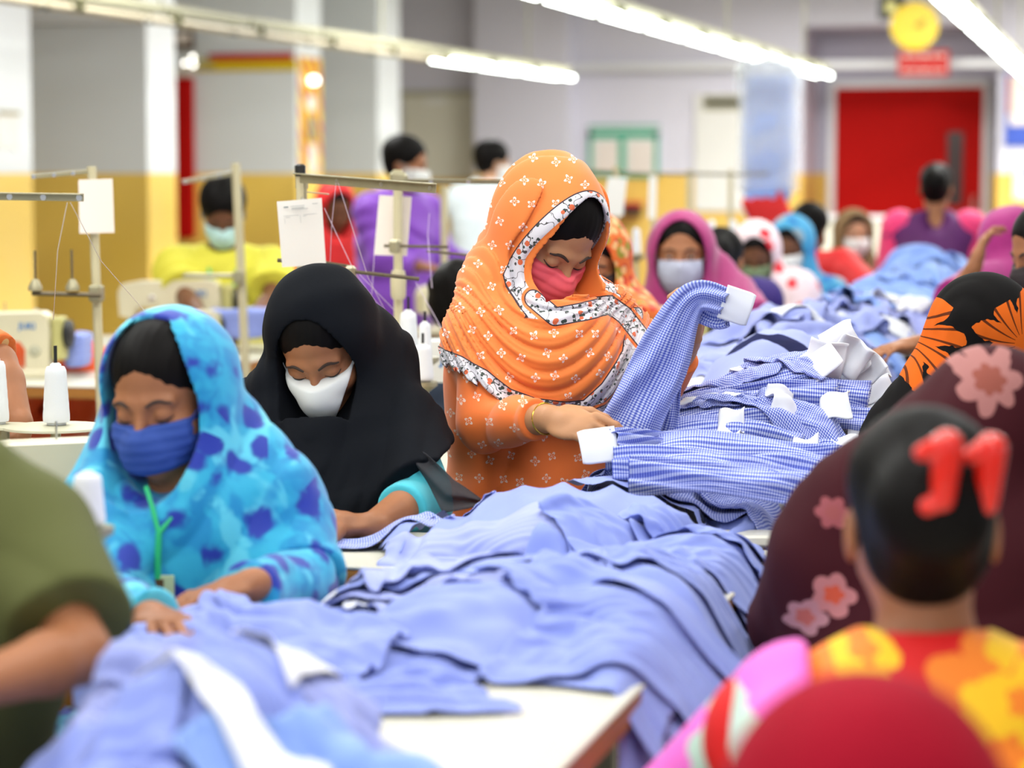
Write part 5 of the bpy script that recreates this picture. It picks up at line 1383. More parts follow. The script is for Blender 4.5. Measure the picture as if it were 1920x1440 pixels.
for x0, x1 in ((1684, 1698), (1701, 1712), (1716, 1734), (1738, 1746), (1750, 1762)):
    for y0, y1 in ((103, 111), (132, 138)):
        a = onwall(x0, y0, YW-0.35); b = onwall(x1, y1, YW-0.35); c = (a+b)/2
        MB().box(c - V(0, 0.034, 0), (abs(b[0]-a[0]), 0.008, abs(a[2]-b[2])*0.6), b=0.001).build('letter', M['paper_warm'], t)
# shelf with boxes
a = onwall(1112, 404, YW-0.0); b = onwall(1200, 410, YW); t = thing('wall_shelf', 'small dark shelf on the yellow wall under the green frame', 'shelf', ((a+b)/2 - V(0, 0.15, 0)))
MB().box((a+b)/2 - V(0, 0.15, 0), (b[0]-a[0], 0.3, 0.035), b=0.004).build('board', M['wood_edge'], t)
for x0, x1 in ((1114, 1136), (1170, 1200)):
    a = onwall(x0, 378, YW-0.15); b = onwall(x1, 404, YW-0.15); c = (a+b)/2
    t = thing('storage_box', 'dark box with a red lid, %s of the two on the wall shelf' % ('left' if x0 < 1150 else 'right'), 'box', V(c[0], c[1], b[2]))
    MB().box(c - IZ*0.02, (b[0]-a[0], 0.2, (a[2]-b[2])*0.7), b=0.006).build('body', M['black'], t)
    MB().box(c + IZ*(a[2]-b[2])*0.32, (b[0]-a[0]+0.01, 0.21, (a[2]-b[2])*0.34), b=0.006).build('lid', M['red'], t)
# clock on a hanging bracket
c = P(1715, 49, 21.0); t = thing('wall_clock', 'round yellow clock hanging over the red door', 'clock', c)
r = 45*21.0/FPX; Rc = np.stack([IR, IZ, -IF], 1)
MB().lathe(c, [(r*0.98, -0.03), (r, -0.02), (r, 0.012), (r*0.95, 0.02), (r*0.92, 0.014), (0.001, 0.013)], 48, Rc).build('dial', M['clock'], t, smooth=True)
for a_, l_ in ((math.radians(60), 0.55), (math.radians(100), 0.38)):
    d = IR*math.sin(a_)+IZ*math.cos(a_)
    MB().tube([c - IF*0.02, c - IF*0.02 + d*r*l_], 0.008, 6).build('hand', M['brown_ink'], t)
MB().tube([c + IZ*r*0.95 + IF*0.02, V(c[0], c[1], HR) + IF*0.02], 0.012, 8).build('hanger', M['fixture'], t)
c = P(1672, 14, 22.5); t = thing('exit_lamp_box', 'dark box beside the yellow clock', 'lamp box', c)
MB().box(c, (0.24, 0.14, 0.22), b=0.01).build('case', M['black'], t); MB().box(c - V(0, 0.075, 0), (0.1, 0.01, 0.1), b=0.002).build('front_plate', M['machine_y'], t)
MB().tube([c + IZ*0.1, V(c[0], c[1], HR)], 0.012, 8).build('hanger', M['fixture'], t)
# counter in front of the door
a = wx(1500, YW-1.2); b = wx(1712, YW-1.2); zc = wz(412, 1600, YW-1.2)
t = thing('counter', 'long white counter in front of the red door', 'counter', ((a+b)/2, YW-1.0, 0))
MB().box(((a+b)/2, YW-1.0, zc/2), (b-a, 0.5, zc), b=0.01).build('body', M['cream_panel'], t); MB().box(((a+b)/2, YW-1.0, zc+0.02), (b-a+0.06, 0.56, 0.04), b=0.01).build('top', M['white_paint'], t)
# pieces on the piers
Y3 = ycol(560)
def xat(px, Y): return wx(px, Y)
zt_, zb_ = wz(148, 355, Y3-0.05), wz(446, 355, Y3-0.05)
t = thing('door_2', 'narrow red door beside the second pier', None, ((xat(337, Y3)+xat(371, Y3))/2, Y3-0.05, zb_)); t['kind'] = 'structure'
MB().box(((xat(334, Y3)+xat(371, Y3))/2, Y3-0.04, (zt_+zb_)/2), (xat(371, Y3)-xat(334, Y3), 0.07, zt_-zb_), b=0.006).build('door_leaf', M['red_door'], t)
MB().box(((xat(334, Y3)+xat(373, Y3))/2, Y3-0.05, zt_+0.05), (xat(373, Y3)-xat(334, Y3), 0.09, 0.08), b=0.006).build('lintel', M['paper_warm'], t)
panel('ceiling_banner', 'red and yellow striped banner high on the third pier', 'banner', 376, 116, 562, 134, Y3, 'yellow', kids=[('red_stripe', 400, 104, 556, 116, 'red')])
panel('sign_box', 'blurred brown and white sign box above the narrow red door', 'sign', 336, 60, 372, 96, Y3-0.1, 'brown_dress', kids=[('plate', 340, 66, 366, 84, 'paper_warm')])
for i, (x, y) in enumerate(((354, 121), (368, 110), (369, 124))):
    c = onwall(x, y, Y3-0.5); t = thing('indicator_lamp', 'small round glowing lamp above the narrow red door', 'lamp', c, 'three round lamps over the narrow red door')
    MB().lathe(c, [(0.014, -0.02), (0.018, 0.0), (0.014, 0.012), (0.001, 0.016)], 20, Rc).build('bulb', M['small_lamp'], t, smooth=True)
    MB().box(c + V(0, 0.05, 0), (0.06, 0.08, 0.06), b=0.01).build('socket', M['fixture'], t); MB().tube([c+V(0, 0.08, 0), V(c[0], Y3, c[2])], 0.01, 8).build('bracket', M['fixture'], t)
# striped poster strip on the side face of pier 3
ya_, yb2 = ycol(561), ycol(606)
def side(px0, py0, px1, py1, nm, mat, th=0.01, off=0.0, par=None):
    y0, y1 = ycol(px0), ycol(px1); z0 = wz(py0, px0, y0); z1 = wz(py1, px0, y0)
    return MB().box((XP+th/2+off, (y0+y1)/2, (z0+z1)/2), (th, abs(y1-y0), abs(z0-z1)), b=0.001).build(nm, mat, par)
def stripe_b():
    x, y, z = xyz(coords('Object')); n = noise(coords('Object'), 6.0, 1.0)
    return cmix(efr((y + z*0.9)*5.0 + n*0.8) < 0.62, S(196, 30, 30), S(240, 196, 20))
M['stripes'] = material('yellow_red_stripes', stripe_b, rough=0.5)
t = thing('poster', 'tall yellow and red striped poster strip on the third pier', 'poster', (XP, (ya_+yb2)/2, wz(110, 580, ya_)-0.6))
side(564, 108, 605, 322, 'strip', M['stripes'], par=t)
side(576, 180, 592, 208, 'picture', M['paper'], off=0.01, par=t); side(578, 220, 594, 262, 'picture', M['khaki'], off=0.01, par=t); side(578, 270, 594, 322, 'picture', M['paper_warm'], off=0.01, par=t)
c = V(XP+0.06, (ya_+yb2)/2, wz(150, 580, ya_)); t = thing('wall_lamp', 'small bright round lamp at the top of the striped poster', 'lamp', c)
MB().lathe(c, [(0.03, -0.05), (0.038, -0.02), (0.03, 0.015), (0.001, 0.03)], 20, np.stack([V(0, 1, 0), IZ, V(1, 0, 0)], 1)).build('bulb', M['small_lamp'], t, smooth=True)
# notices on the nearest pier
t = thing('notice', 'white notice sheet on the nearest pier at the upper left', 'notice', (XP, ycol(22), wz(240, 20, ycol(20))))
side(2, 214, 42, 280, 'sheet', M['paper'], par=t); side(4, 208, 42, 216, 'top_bar', M['khaki'], off=0.01, par=t)
# hanging cover with shirts
def hanging():
    D = 13.6
    c = P(1440, 260, D); t = thing('hanging_garment_cover', 'clear plastic cover holding blue shirts on a white hanger under the lamps', 'garment cover', P(1440, 130, D))
    def bag(p):
        d = box(p, P(1440, 262, D), (0.125, 0.06, 0.36), np.stack([IR, IF, IZ], 1), 0.03)
        d = smin(d, box(p, P(1428, 300, D), (0.09, 0.05, 0.33), np.stack([IR, IF, IZ], 1), 0.03), 0.03)
        return d + f32(0.012)*wob(p, 22, 4) + f32(0.006)*wob(p, 60, 6)
    sdf_obj('shirts', bag, P(1440, 262, D)-0.65, P(1440, 262, D)+0.65, 0.014, M['sky_cloth'], t)
    def cov(p):
        d = smin(box(p, P(1442, 240, D), (0.16, 0.085, 0.36), np.stack([IR, IF, IZ], 1), 0.03), ell(p, P(1440, 150, D), (0.17, 0.09, 0.10)), 0.08) + f32(0.012)*wob(p, 16, 8)
        return np.abs(d) - f32(0.010)
    sdf_obj('plastic_sleeve', cov, P(1440, 262, D)-0.75, P(1440, 262, D)+0.75, 0.014, M['film'], t)
    mb = MB(); mb.tube([P(1385, 148, D), P(1398, 128, D), P(1425, 118, D), P(1440, 112, D), P(1456, 118, D), P(1484, 128, D), P(1500, 150, D)], 0.022, 10); mb.tube([P(1440, 112, D), P(1440, 92, D)], 0.008, 8); mb.build('hanger', M['machine_w'], t, smooth=True)
    c = P(1450, 390, D-0.3); t = thing('hanging_cloth', 'red cloth hanging below the plastic covered shirts', 'cloth', c)
    f = lambda p: box(p, P(1440, 400, D), (0.12, 0.04, 0.13), np.stack([nrm(IR*0.9+IZ*0.35), IF, nrm(IZ*0.9-IR*0.35)], 1), 0.03) + f32(0.01)*wob(p, 25, 3)
    sdf_obj('cloth', f, P(1440, 400, D)-0.35, P(1440, 400, D)+0.35, 0.012, M['red_cloth'], t)
M['film'] = material('plastic_film', color=(0.85, 0.9, 1.0), rough=0.2, alpha=0.30)
hanging()
# ---------------------------------------------------------------- heaps of cut shirts
GX0, GY0, GS = -2.8, 1.2, 0.0125
GNX, GNY = int((0.4-GX0)/GS), int((15.4-GY0)/GS)
HM = np.zeros((GNX, GNY), np.float64)
def hm_rect(x0, x1, y0, y1, z):
    i0, i1 = int((x0-GX0)/GS), int((x1-GX0)/GS); j0, j1 = int((y0-GY0)/GS), int((y1-GY0)/GS)
    HM[max(0, i0):i1, max(0, j0):j1] = np.maximum(HM[max(0, i0):i1, max(0, j0):j1], z)
for a in ((-1.19, -0.625, 1.3, 4.25), (-1.02, -0.655, 4.30, 5.6), (-1.22, -0.70, 5.66, 9.0), (-1.22, -0.72, 9.05, 12.2), (-2.35, -1.22, 2.93, 3.38), (-2.35, -1.22, 3.90, 4.30), (-0.50, 0.4, 1.6, 2.6)): hm_rect(*a, TZ)
for _k in range(5):
    HH = HM.copy()
    for ax in (0, 1):
        for sh in (1, -1): HH = np.maximum(HH, np.roll(HM, sh, ax) - 0.13)
    HM[:] = HH
XX = GX0 + GS*(np.arange(GNX)+0.5); YY = GY0 + GS*(np.arange(GNY)+0.5)
def hsample(x, y):
    fx = np.clip((x-GX0)/GS-0.5, 0, GNX-1.001); fy = np.clip((y-GY0)/GS-0.5, 0, GNY-1.001)
    i = fx.astype(int); j = fy.astype(int); a = fx-i; b = fy-j
    return HM[i, j]*(1-a)*(1-b)+HM[i+1, j]*a*(1-b)+HM[i, j+1]*(1-a)*b+HM[i+1, j+1]*a*b
def wob2(x, y, f, seed, n=6):
    rs = np.random.RandomState(seed); o = 0
    for _ in range(n):
        a = rs.uniform(0, 6.28); k = f*rs.uniform(0.6, 1.6); o = o + np.sin(x*k*math.cos(a)+y*k*math.sin(a)+rs.uniform(0, 6.28))
    return o/n
def mound(label, spots, mat, seed, cat='heap', name='shirt_heap'):
    """spots: (x, y, rx, ry, height)"""
    xs = [s[0] for s in spots]; ys = [s[1] for s in spots]; R_ = max(max(s[2], s[3]) for s in spots)*1.3
    i0 = max(0, int((min(xs)-R_-GX0)/GS)); i1 = min(GNX, int((max(xs)+R_-GX0)/GS)); j0 = max(0, int((min(ys)-R_-GY0)/GS)); j1 = min(GNY, int((max(ys)+R_-GY0)/GS))
    X, Y = np.meshgrid(XX[i0:i1], YY[j0:j1], indexing='ij'); h = np.zeros_like(X)
    for (x, y, rx, ry, hh) in spots:
        r2 = ((X-x)/rx)**2+((Y-y)/ry)**2; h = np.maximum(h, hh*np.clip(1-r2**1.2, 0, 1)**0.6)
    n = np.abs(wob2(X, Y, 30, seed)) ; h2 = h*(0.85+0.3*wob2(X, Y, 9, seed+1)) + np.where(h > 0.005, 0.02*(1-n*2) + 0.012, 0)*np.minimum(1, h/0.03)
    base = HM[i0:i1, j0:j1]; Z = np.where(base > 0.8, base + np.maximum(h2, 0), 0)
    m = (h > 0.002) & (base > 0.8)
    HM[i0:i1, j0:j1] = np.where(m, Z, base)
    st = 1; idx = -np.ones(X.shape, int); idx[m] = np.arange(m.sum())
    vs = np.stack([X[m], Y[m], Z[m]+0.0], 1)
    q = np.stack([idx[:-1, :-1], idx[1:, :-1], idx[1:, 1:], idx[:-1, 1:]], -1).reshape(-1, 4); q = q[(q >= 0).all(1)]
    c = V(np.mean(xs), np.mean(ys), TZ)
    me = np_mesh(name, vs-c, q); uv = me.uv_layers.new(name='UVMap'); li = np.empty(len(me.loops), np.int32); me.loops.foreach_get('vertex_index', li)
    uv.data.foreach_set('uv', vs[li][:, :2].astype(np.float32).ravel())
    o = link(name, me, mat, None, c); tag(o, label, cat); o['kind'] = 'stuff'; return o
def settle(cx, cy, ang, w, l, nw, nl, comp=0.8, taper=1.0, seed=0, steps=90, z0=None, rumple=0.03, bend=0.25, curl=0.0):
    """drops a cloth sheet w x l (metres) on the height map and lets it crumple"""
    rs = np.random.RandomState(seed)
    a = np.linspace(-0.5, 0.5, nw); b = np.linspace(-0.5, 0.5, nl); A, B = np.meshgrid(a, b, indexing='ij')
    tw = 1-(1-taper)*(B+0.5)
    RX_ = A*w*tw + 0.02*np.sin(B*5+seed); RY_ = B*l + 0.04*np.cos(A*4+seed)
    x = RX_*(comp - 0.10 + 0.10*wob2(A, B, 6, seed)) + 0.045*wob2(A*w, B*l, 9, seed+1); y = RY_*(min(0.97, comp+0.14)+0.08*wob2(A, B, 5, seed+2)) + 0.045*wob2(A*w, B*l, 8, seed+3)
    ca, sa = math.cos(ang), math.sin(ang); X = cx + x*ca - y*sa; Y = cy + x*sa + y*ca
    ph = A*w*(2*PI/0.095) + 2.2*wob2(A*w, B*l, 7, seed+4) + 1.5*B
    Z = hsample(X, Y) + 0.025 + rumple*(1.3*(1-np.abs(np.sin(ph*0.5))*1.0)*(0.7+0.5*wob2(A*w, B*l, 8, seed+5)) + 0.35*wob2(A*w, B*l, 30, seed+6)+0.35) + rs.normal(size=X.shape)*0.002
    if z0 is not None: Z = np.maximum(Z, z0) + 0.0
    p = np.stack([X, Y, Z], -1); v = np.zeros_like(p)
    rest0 = np.stack([RX_, RY_], -1)
    def rl(s1, s2): return np.sqrt(((rest0[s1]-rest0[s2])**2).sum(-1))+1e-6
    S_ = slice
    cons = []
    for par in (0, 1):
        n = (nw-par)//2*2; cons.append(((S_(par, par+n, 2), S_(None)), (S_(par+1, par+1+n, 2), S_(None)), 1.0))
        n = (nl-par)//2*2; cons.append(((S_(None), S_(par, par+n, 2)), (S_(None), S_(par+1, par+1+n, 2)), 1.0))
    for par in (0, 1):
        n = (nw-par)//2*2
        cons.append(((S_(par, par+n, 2), S_(0, nl-1)), (S_(par+1, par+1+n, 2), S_(1, nl)), 0.35))
        cons.append(((S_(par, par+n, 2), S_(1, nl)), (S_(par+1, par+1+n, 2), S_(0, nl-1)), 0.35))
    cons.append(((S_(0, nw-3), S_(None)), (S_(3, nw), S_(None)), bend*0.4)); cons.append(((S_(None), S_(0, nl-3)), (S_(None), S_(3, nl)), bend*0.4))
    fixed = []
    for s1, s2, k in cons:
        # trim to equal shapes
        d1 = p[s1].shape; d2 = p[s2].shape
        if d1 != d2:
            m0 = min(d1[0], d2[0]); m1 = min(d1[1], d2[1]); fixed.append((s1, s2, k, m0, m1))
        else: fixed.append((s1, s2, k, d1[0], d1[1]))
    rls = [(np.sqrt(((rest0[s1][:m0, :m1]-rest0[s2][:m0, :m1])**2).sum(-1))+1e-6) for s1, s2, k, m0, m1 in fixed]
    xy0 = p[..., :2].copy(); ph1 = steps*0.55
    for it in range(steps):
        v[..., 2] -= 0.0016 if it > ph1 else 0.0006; q = p.copy(); p = p + v
        for rep in range(3):
            for (s1, s2, k, m0, m1), L in zip(fixed, rls):
                d = p[s2][:m0, :m1]-p[s1][:m0, :m1]; ln = np.sqrt((d**2).sum(-1))+1e-9
                if k < 0.2: c_ = np.where(ln < L*0.93, (ln-L*0.93)/ln, 0)*0.5*k
                else: c_ = (ln-L)/ln*0.5*k
                d = d*c_[..., None]; p[s1][:m0, :m1] += d; p[s2][:m0, :m1] -= d
            g = hsample(p[..., 0], p[..., 1])+0.006; pen = p[..., 2] < g
            # a steep side wall: do not climb by more than a little
            p[..., 2] = np.where(pen, g, p[..., 2])
            touch = pen[..., None]; p[..., :2] = np.where(touch, p[..., :2]*0.4+q[..., :2]*0.6, p[..., :2])
        hold = 0.45 if it < ph1 else 0.10
        p[..., :2] += (xy0-p[..., :2])*hold
        v = (p-q)*0.88; v[..., :2] *= 0.6
        mx = 0.02; np.clip(v, -mx, mx, out=v)
    i = np.clip(((p[..., 0]-GX0)/GS).astype(int), 0, GNX-1); j = np.clip(((p[..., 1]-GY0)/GS).astype(int), 0, GNY-1)
    # fill the height map from midpoints too
    pm = [p, (p[:-1]+p[1:])/2, (p[:, :-1]+p[:, 1:])/2, (p[:-1, :-1]+p[1:, 1:])/2]
    for q in pm:
        i = np.clip(((q[..., 0]-GX0)/GS).astype(int), 0, GNX-1).ravel(); j = np.clip(((q[..., 1]-GY0)/GS).astype(int), 0, GNY-1).ravel()
        np.maximum.at(HM, (i, j), q[..., 2].ravel()+0.002)
    return p, rest0
def sheet_obj(name, label, cat, group, p, rest, mat, cuff=0, cuff_mat=None, uvoff=0.0, white_side=0):
    nw, nl = p.shape[:2]; c = V(*p[nw//2, nl//2]); 
    def sub(j0, j1, nm, mt, par):
        pp = p[:, j0:j1].reshape(-1, 3); rr = rest[:, j0:j1].reshape(-1, 2)+uvoff; n2 = j1-j0
        I = np.arange(nw-1)[:, None]*n2 + np.arange(n2-1)[None]; I = I.ravel()
        q = np.stack([I, I+n2, I+n2+1, I+1], 1)
        me = np_mesh(nm, pp-c, q); uv = me.uv_layers.new(name='UVMap'); li = np.empty(len(me.loops), np.int32); me.loops.foreach_get('vertex_index', li)
        uv.data.foreach_set('uv', rr[li].astype(np.float32).ravel())
        o = link(nm, me, mt, par, c if par is None else None)
        md = o.modifiers.new('sub', 'SUBSURF'); md.levels = 1; md.render_levels = 1
        md = o.modifiers.new('thick', 'SOLIDIFY'); md.thickness = 0.0012; md.offset = 1
        return o
    if cuff:
        o = sub(0, nl-cuff, name, mat, None); k = sub(nl-cuff-1, nl, 'cuff', cuff_mat or M['white_cloth'], o)
    else: o = sub(0, nl, name, mat, None)
    tag(o, label, cat, group); return o
def drop(label, group, px, py, z, angd, w, l, mat, res=0.013, cuff=0, comp=0.8, taper=1.0, seed=0, steps=80, rumple=0.03, name='shirt_piece', xy=None, bend=0.25):
    c = PZ(px, py, z) if xy is None else V(xy[0], xy[1], z)
    nw = max(8, int(w/res)); nl = max(8, int(l/res))
    p, r = settle(c[0], c[1], math.radians(angd), w, l, nw, nl, comp, taper, seed, steps, rumple=rumple, bend=bend)
    return sheet_obj(name, label, 'shirt piece', group, p, r, mat, cuff=cuff)
# ---- mounds that carry the loose pieces
mm = PZ(1105, 960, 0.93)
G, GF, GP, SK = M['gingham'], M['gingham_far'], M['gingham_pale'], M['sky_cloth']
mound('blue gingham shirts heaped on the bench in front of the orange tunic', [(*PZ(1090, 985, 0.86)[:2], 0.22, 0.40, 0.10), (*PZ(880, 1010, 0.85)[:2], 0.16, 0.2, 0.04)], GF, 3)
mound('blurred blue shirts heaped at the bottom left', [(*PZ(420, 1400, 0.85)[:2], 0.16, 0.22, 0.07)], GF, 4)
mound('gingham sleeves heaped on the bench right of the orange tunic', [(*PZ(1330, 930, 0.86)[:2], 0.26, 0.16, 0.07), (*PZ(1500, 960, 0.86)[:2], 0.2, 0.2, 0.03), (*PZ(1470, 815, 0.9)[:2], 0.22, 0.50, 0.15), (*PZ(1300, 850, 0.86)[:2], 0.14, 0.22, 0.05)], GP, 5)
mound('long blurred heap of pale blue shirts behind the sleeves', [(-0.95, 5.9, 0.34, 0.45, 0.15), (-0.98, 6.7, 0.36, 0.7, 0.20), (-0.96, 7.7, 0.34, 0.8, 0.22), (-0.95, 8.6, 0.32, 0.5, 0.18)], GP, 6)
mound('sky blue shirts heaped before the brown headscarf', [(-0.98, 9.6, 0.34, 0.6, 0.22)], SK, 7)
mound('tall sky blue heap in front of the hot pink shawl', [(-0.95, 10.9, 0.34, 0.8, 0.24)], SK, 8)
if 'nok' not in DEV:
    g1 = 'crumpled shirt pieces on the foreground bench'
    L1 = 'crumpled blue gingham shirt piece spread over the foreground bench'
    D1 = [  # px, py, z, angle, w, l, cuff, comp, taper, res
        (700, 1150, 0.86, 80, 0.50, 0.60, 0, 0.80, 1.0), (420, 1150, 0.86, 75, 0.45, 0.55, 0, 0.78, 0.9), (560, 1200, 0.86, 100, 0.45, 0.6, 0, 0.8, 1.0),
        (1080, 1180, 0.86, 85, 0.50, 0.55, 0, 0.85, 1.0), (1330, 1130, 0.86, 60, 0.50, 0.6, 0, 0.75, 1.0), (1290, 1250, 0.84, 20, 0.40, 0.5, 0, 0.8, 1.0),
        (980, 1060, 0.92, 20, 0.5, 0.6, 0, 0.8, 1.0), (1250, 1060, 0.92, 70, 0.5, 0.6, 0, 0.8, 1.0), (1400, 1030, 0.9, 40, 0.4, 0.5, 5, 0.8, 0.8),
        (900, 980, 0.92, 85, 0.45, 0.5, 0, 0.82, 1.0), (1120, 960, 0.98, 60, 0.55, 0.6, 0, 0.86, 1.0), (1320, 960, 0.94, 110, 0.45, 0.55, 0, 0.80, 0.9),
        (860, 1130, 0.88, 65, 0.30, 0.45, 6, 0.8, 0.7), (620, 1260, 0.86, 110, 0.45, 0.5, 0, 0.8, 1.0), (1040, 1225, 0.85, 90, 0.34, 0.45, 0, 0.96, 1.0), (760, 1120, 0.86, 70, 0.4, 0.5, 0, 0.85, 1.0), (850, 1080, 0.88, 95, 0.36, 0.45, 6, 0.85, 0.8), (470, 1180, 0.88, 60, 0.4, 0.45, 0, 0.8, 1.0), (1430, 1010, 0.9, 70, 0.36, 0.42, 0, 0.8, 1.0), (1450, 1075, 0.9, 95, 0.36, 0.42, 0, 0.8, 1.0), (1390, 1180, 0.88, 60, 0.36, 0.45, 0, 0.8, 1.0), (730, 1075, 0.88, 60, 0.3, 0.38, 6, 0.8, 0.7), (1200, 1150, 0.9, 100, 0.45, 0.45, 0, 0.8, 1.0)]
    for i, (px, py, z, an, w_, l_, cf, cm, tp) in enumerate(D1):
        drop(L1, g1, px, py, z, an, w_, l_, GF if i % 3 else M['gingham_pale'], cuff=cf, comp=cm-0.06, taper=tp, seed=100+i, steps=75, res=0.0125, rumple=0.065)
    for i, (x, y) in enumerate([(-0.66, 3.42), (-0.63, 3.66), (-0.66, 3.9), (-0.64, 4.12), (-0.70, 4.22)]):
        drop('blue shirt piece hanging over the right edge of the foreground bench', 'shirt pieces over the bench edge', 0, 0, 0.9, 80+i*23, 0.34, 0.42, GF, comp=0.76, seed=190+i, steps=75, res=0.0125, rumple=0.055, xy=(x, y))
    g2 = 'shirt pieces in the lower left corner'; L2 = 'blurred blue shirt piece with pale lining in the lower left corner'
    for i, (px, py, an, w_, l_, mt) in enumerate([(80, 1330, 80, 0.4, 0.4, 'gingham_far'), (250, 1390, 30, 0.4, 0.4, 'gingham_pale'), (430, 1350, 100, 0.35, 0.4, 'gingham_pale'), (560, 1420, 60, 0.35, 0.40, 'gingham_far'), (100, 1430, 100, 0.35, 0.4, 'gingham_far'), (540, 1320, 20, 0.12, 0.22, 'white_cloth'), (700, 1430, 80, 0.3, 0.35, 'sky_cloth'), (430, 1420, 60, 0.10, 0.30, 'white_cloth')]):
        drop(L2, g2, px, py, 0.88, an, w_, l_, M[mt], comp=0.66, rumple=0.06, seed=140+i, steps=60, res=0.015)
    drop('small gingham piece with white cuff on the table by the hand of the black headscarf', None, 665, 1005, 0.85, 95, 0.16, 0.30, G, cuff=4, comp=0.85, taper=0.7, seed=161, steps=60)
    g3 = 'sharp gingham pieces crumpled in front of the orange tunic'; L3 = 'sharp crumpled blue gingham piece lying before the orange tunic'
    for i, (px, py, an, w_, l_) in enumerate([(870, 905, 40, 0.28, 0.34), (960, 895, 100, 0.26, 0.34), (1020, 905, 60, 0.25, 0.3), (900, 930, 10, 0.22, 0.3)]):
        drop(L3, g3, px, py, 0.90, an, w_, l_, G, comp=0.68, seed=170+i, steps=70, res=0.010, rumple=0.035)
    for i, (px, py, an, w_, l_) in enumerate([(1230, 925, 80, 0.24, 0.4), (1360, 945, 95, 0.24, 0.4), (1460, 955, 70, 0.22, 0.36), (1300, 900, 60, 0.25, 0.36), (1540, 930, 60, 0.2, 0.3)]):
        drop('gingham piece lying under the lowest sharp sleeves', 'gingham pieces under the sleeve stack', px, py, 0.88, an, w_, l_, G, comp=0.74, seed=180+i, steps=70, res=0.011, rumple=0.04)
    g4 = 'pale shirt pieces on the long blurred heap'; L4 = 'blurred pale blue shirt piece on the long heap behind the sleeves'
    rs = np.random.RandomState(7)
    for i in range(20):
        xy = (rs.uniform(-1.22, -0.72), 5.8 + 3.1*(i+0.5)/20)
        drop(L4, g4, 0, 0, 1.0, rs.uniform(0, 180), rs.uniform(0.35, 0.6), rs.uniform(0.4, 0.7), GP if i % 3 else (SK if i % 2 else M['white_cloth']), comp=0.64, seed=200+i, steps=50, res=0.020, xy=xy, cuff=4 if i % 4 == 0 else 0, taper=rs.uniform(0.6, 1))
    g5 = 'sky blue shirt pieces far along the table'; L5 = 'blurred sky blue shirt piece far along the table'
    for i in range(10):
        xy = (rs.uniform(-1.15, -0.8), 9.1 + 2.7*(i+0.5)/10)
        drop(L5, g5, 0, 0, 1.1, rs.uniform(0, 180), 0.55, 0.65, SK, comp=0.68, seed=240+i, steps=45, res=0.025, xy=xy)


    for lab, px, py, D_, sx, sz, mt in (('stack of blue cloth on the table in front of the yellow shirt', 450, 606, 9.1, 0.12, 0.055, GF), ('blurred blue cloth behind the hand wheel of the left machine', 150, 655, 8.1, 0.035, 0.055, GF)):
        cc = P(px, py, D_); t = thing('cloth_stack', lab, 'cloth', V(cc[0], cc[1], cc[2]-sz))
        sdf_obj('folded_cloth', lambda p: box(p, cc, (sx, 0.10, sz), np.stack([IR, IF, IZ], 1), 0.02) + f32(0.016)*wob(p, 26, 3) + f32(0.004)*np.sin(p[:, 2]*260), cc-0.25, cc+0.25, 0.008, mt, t)
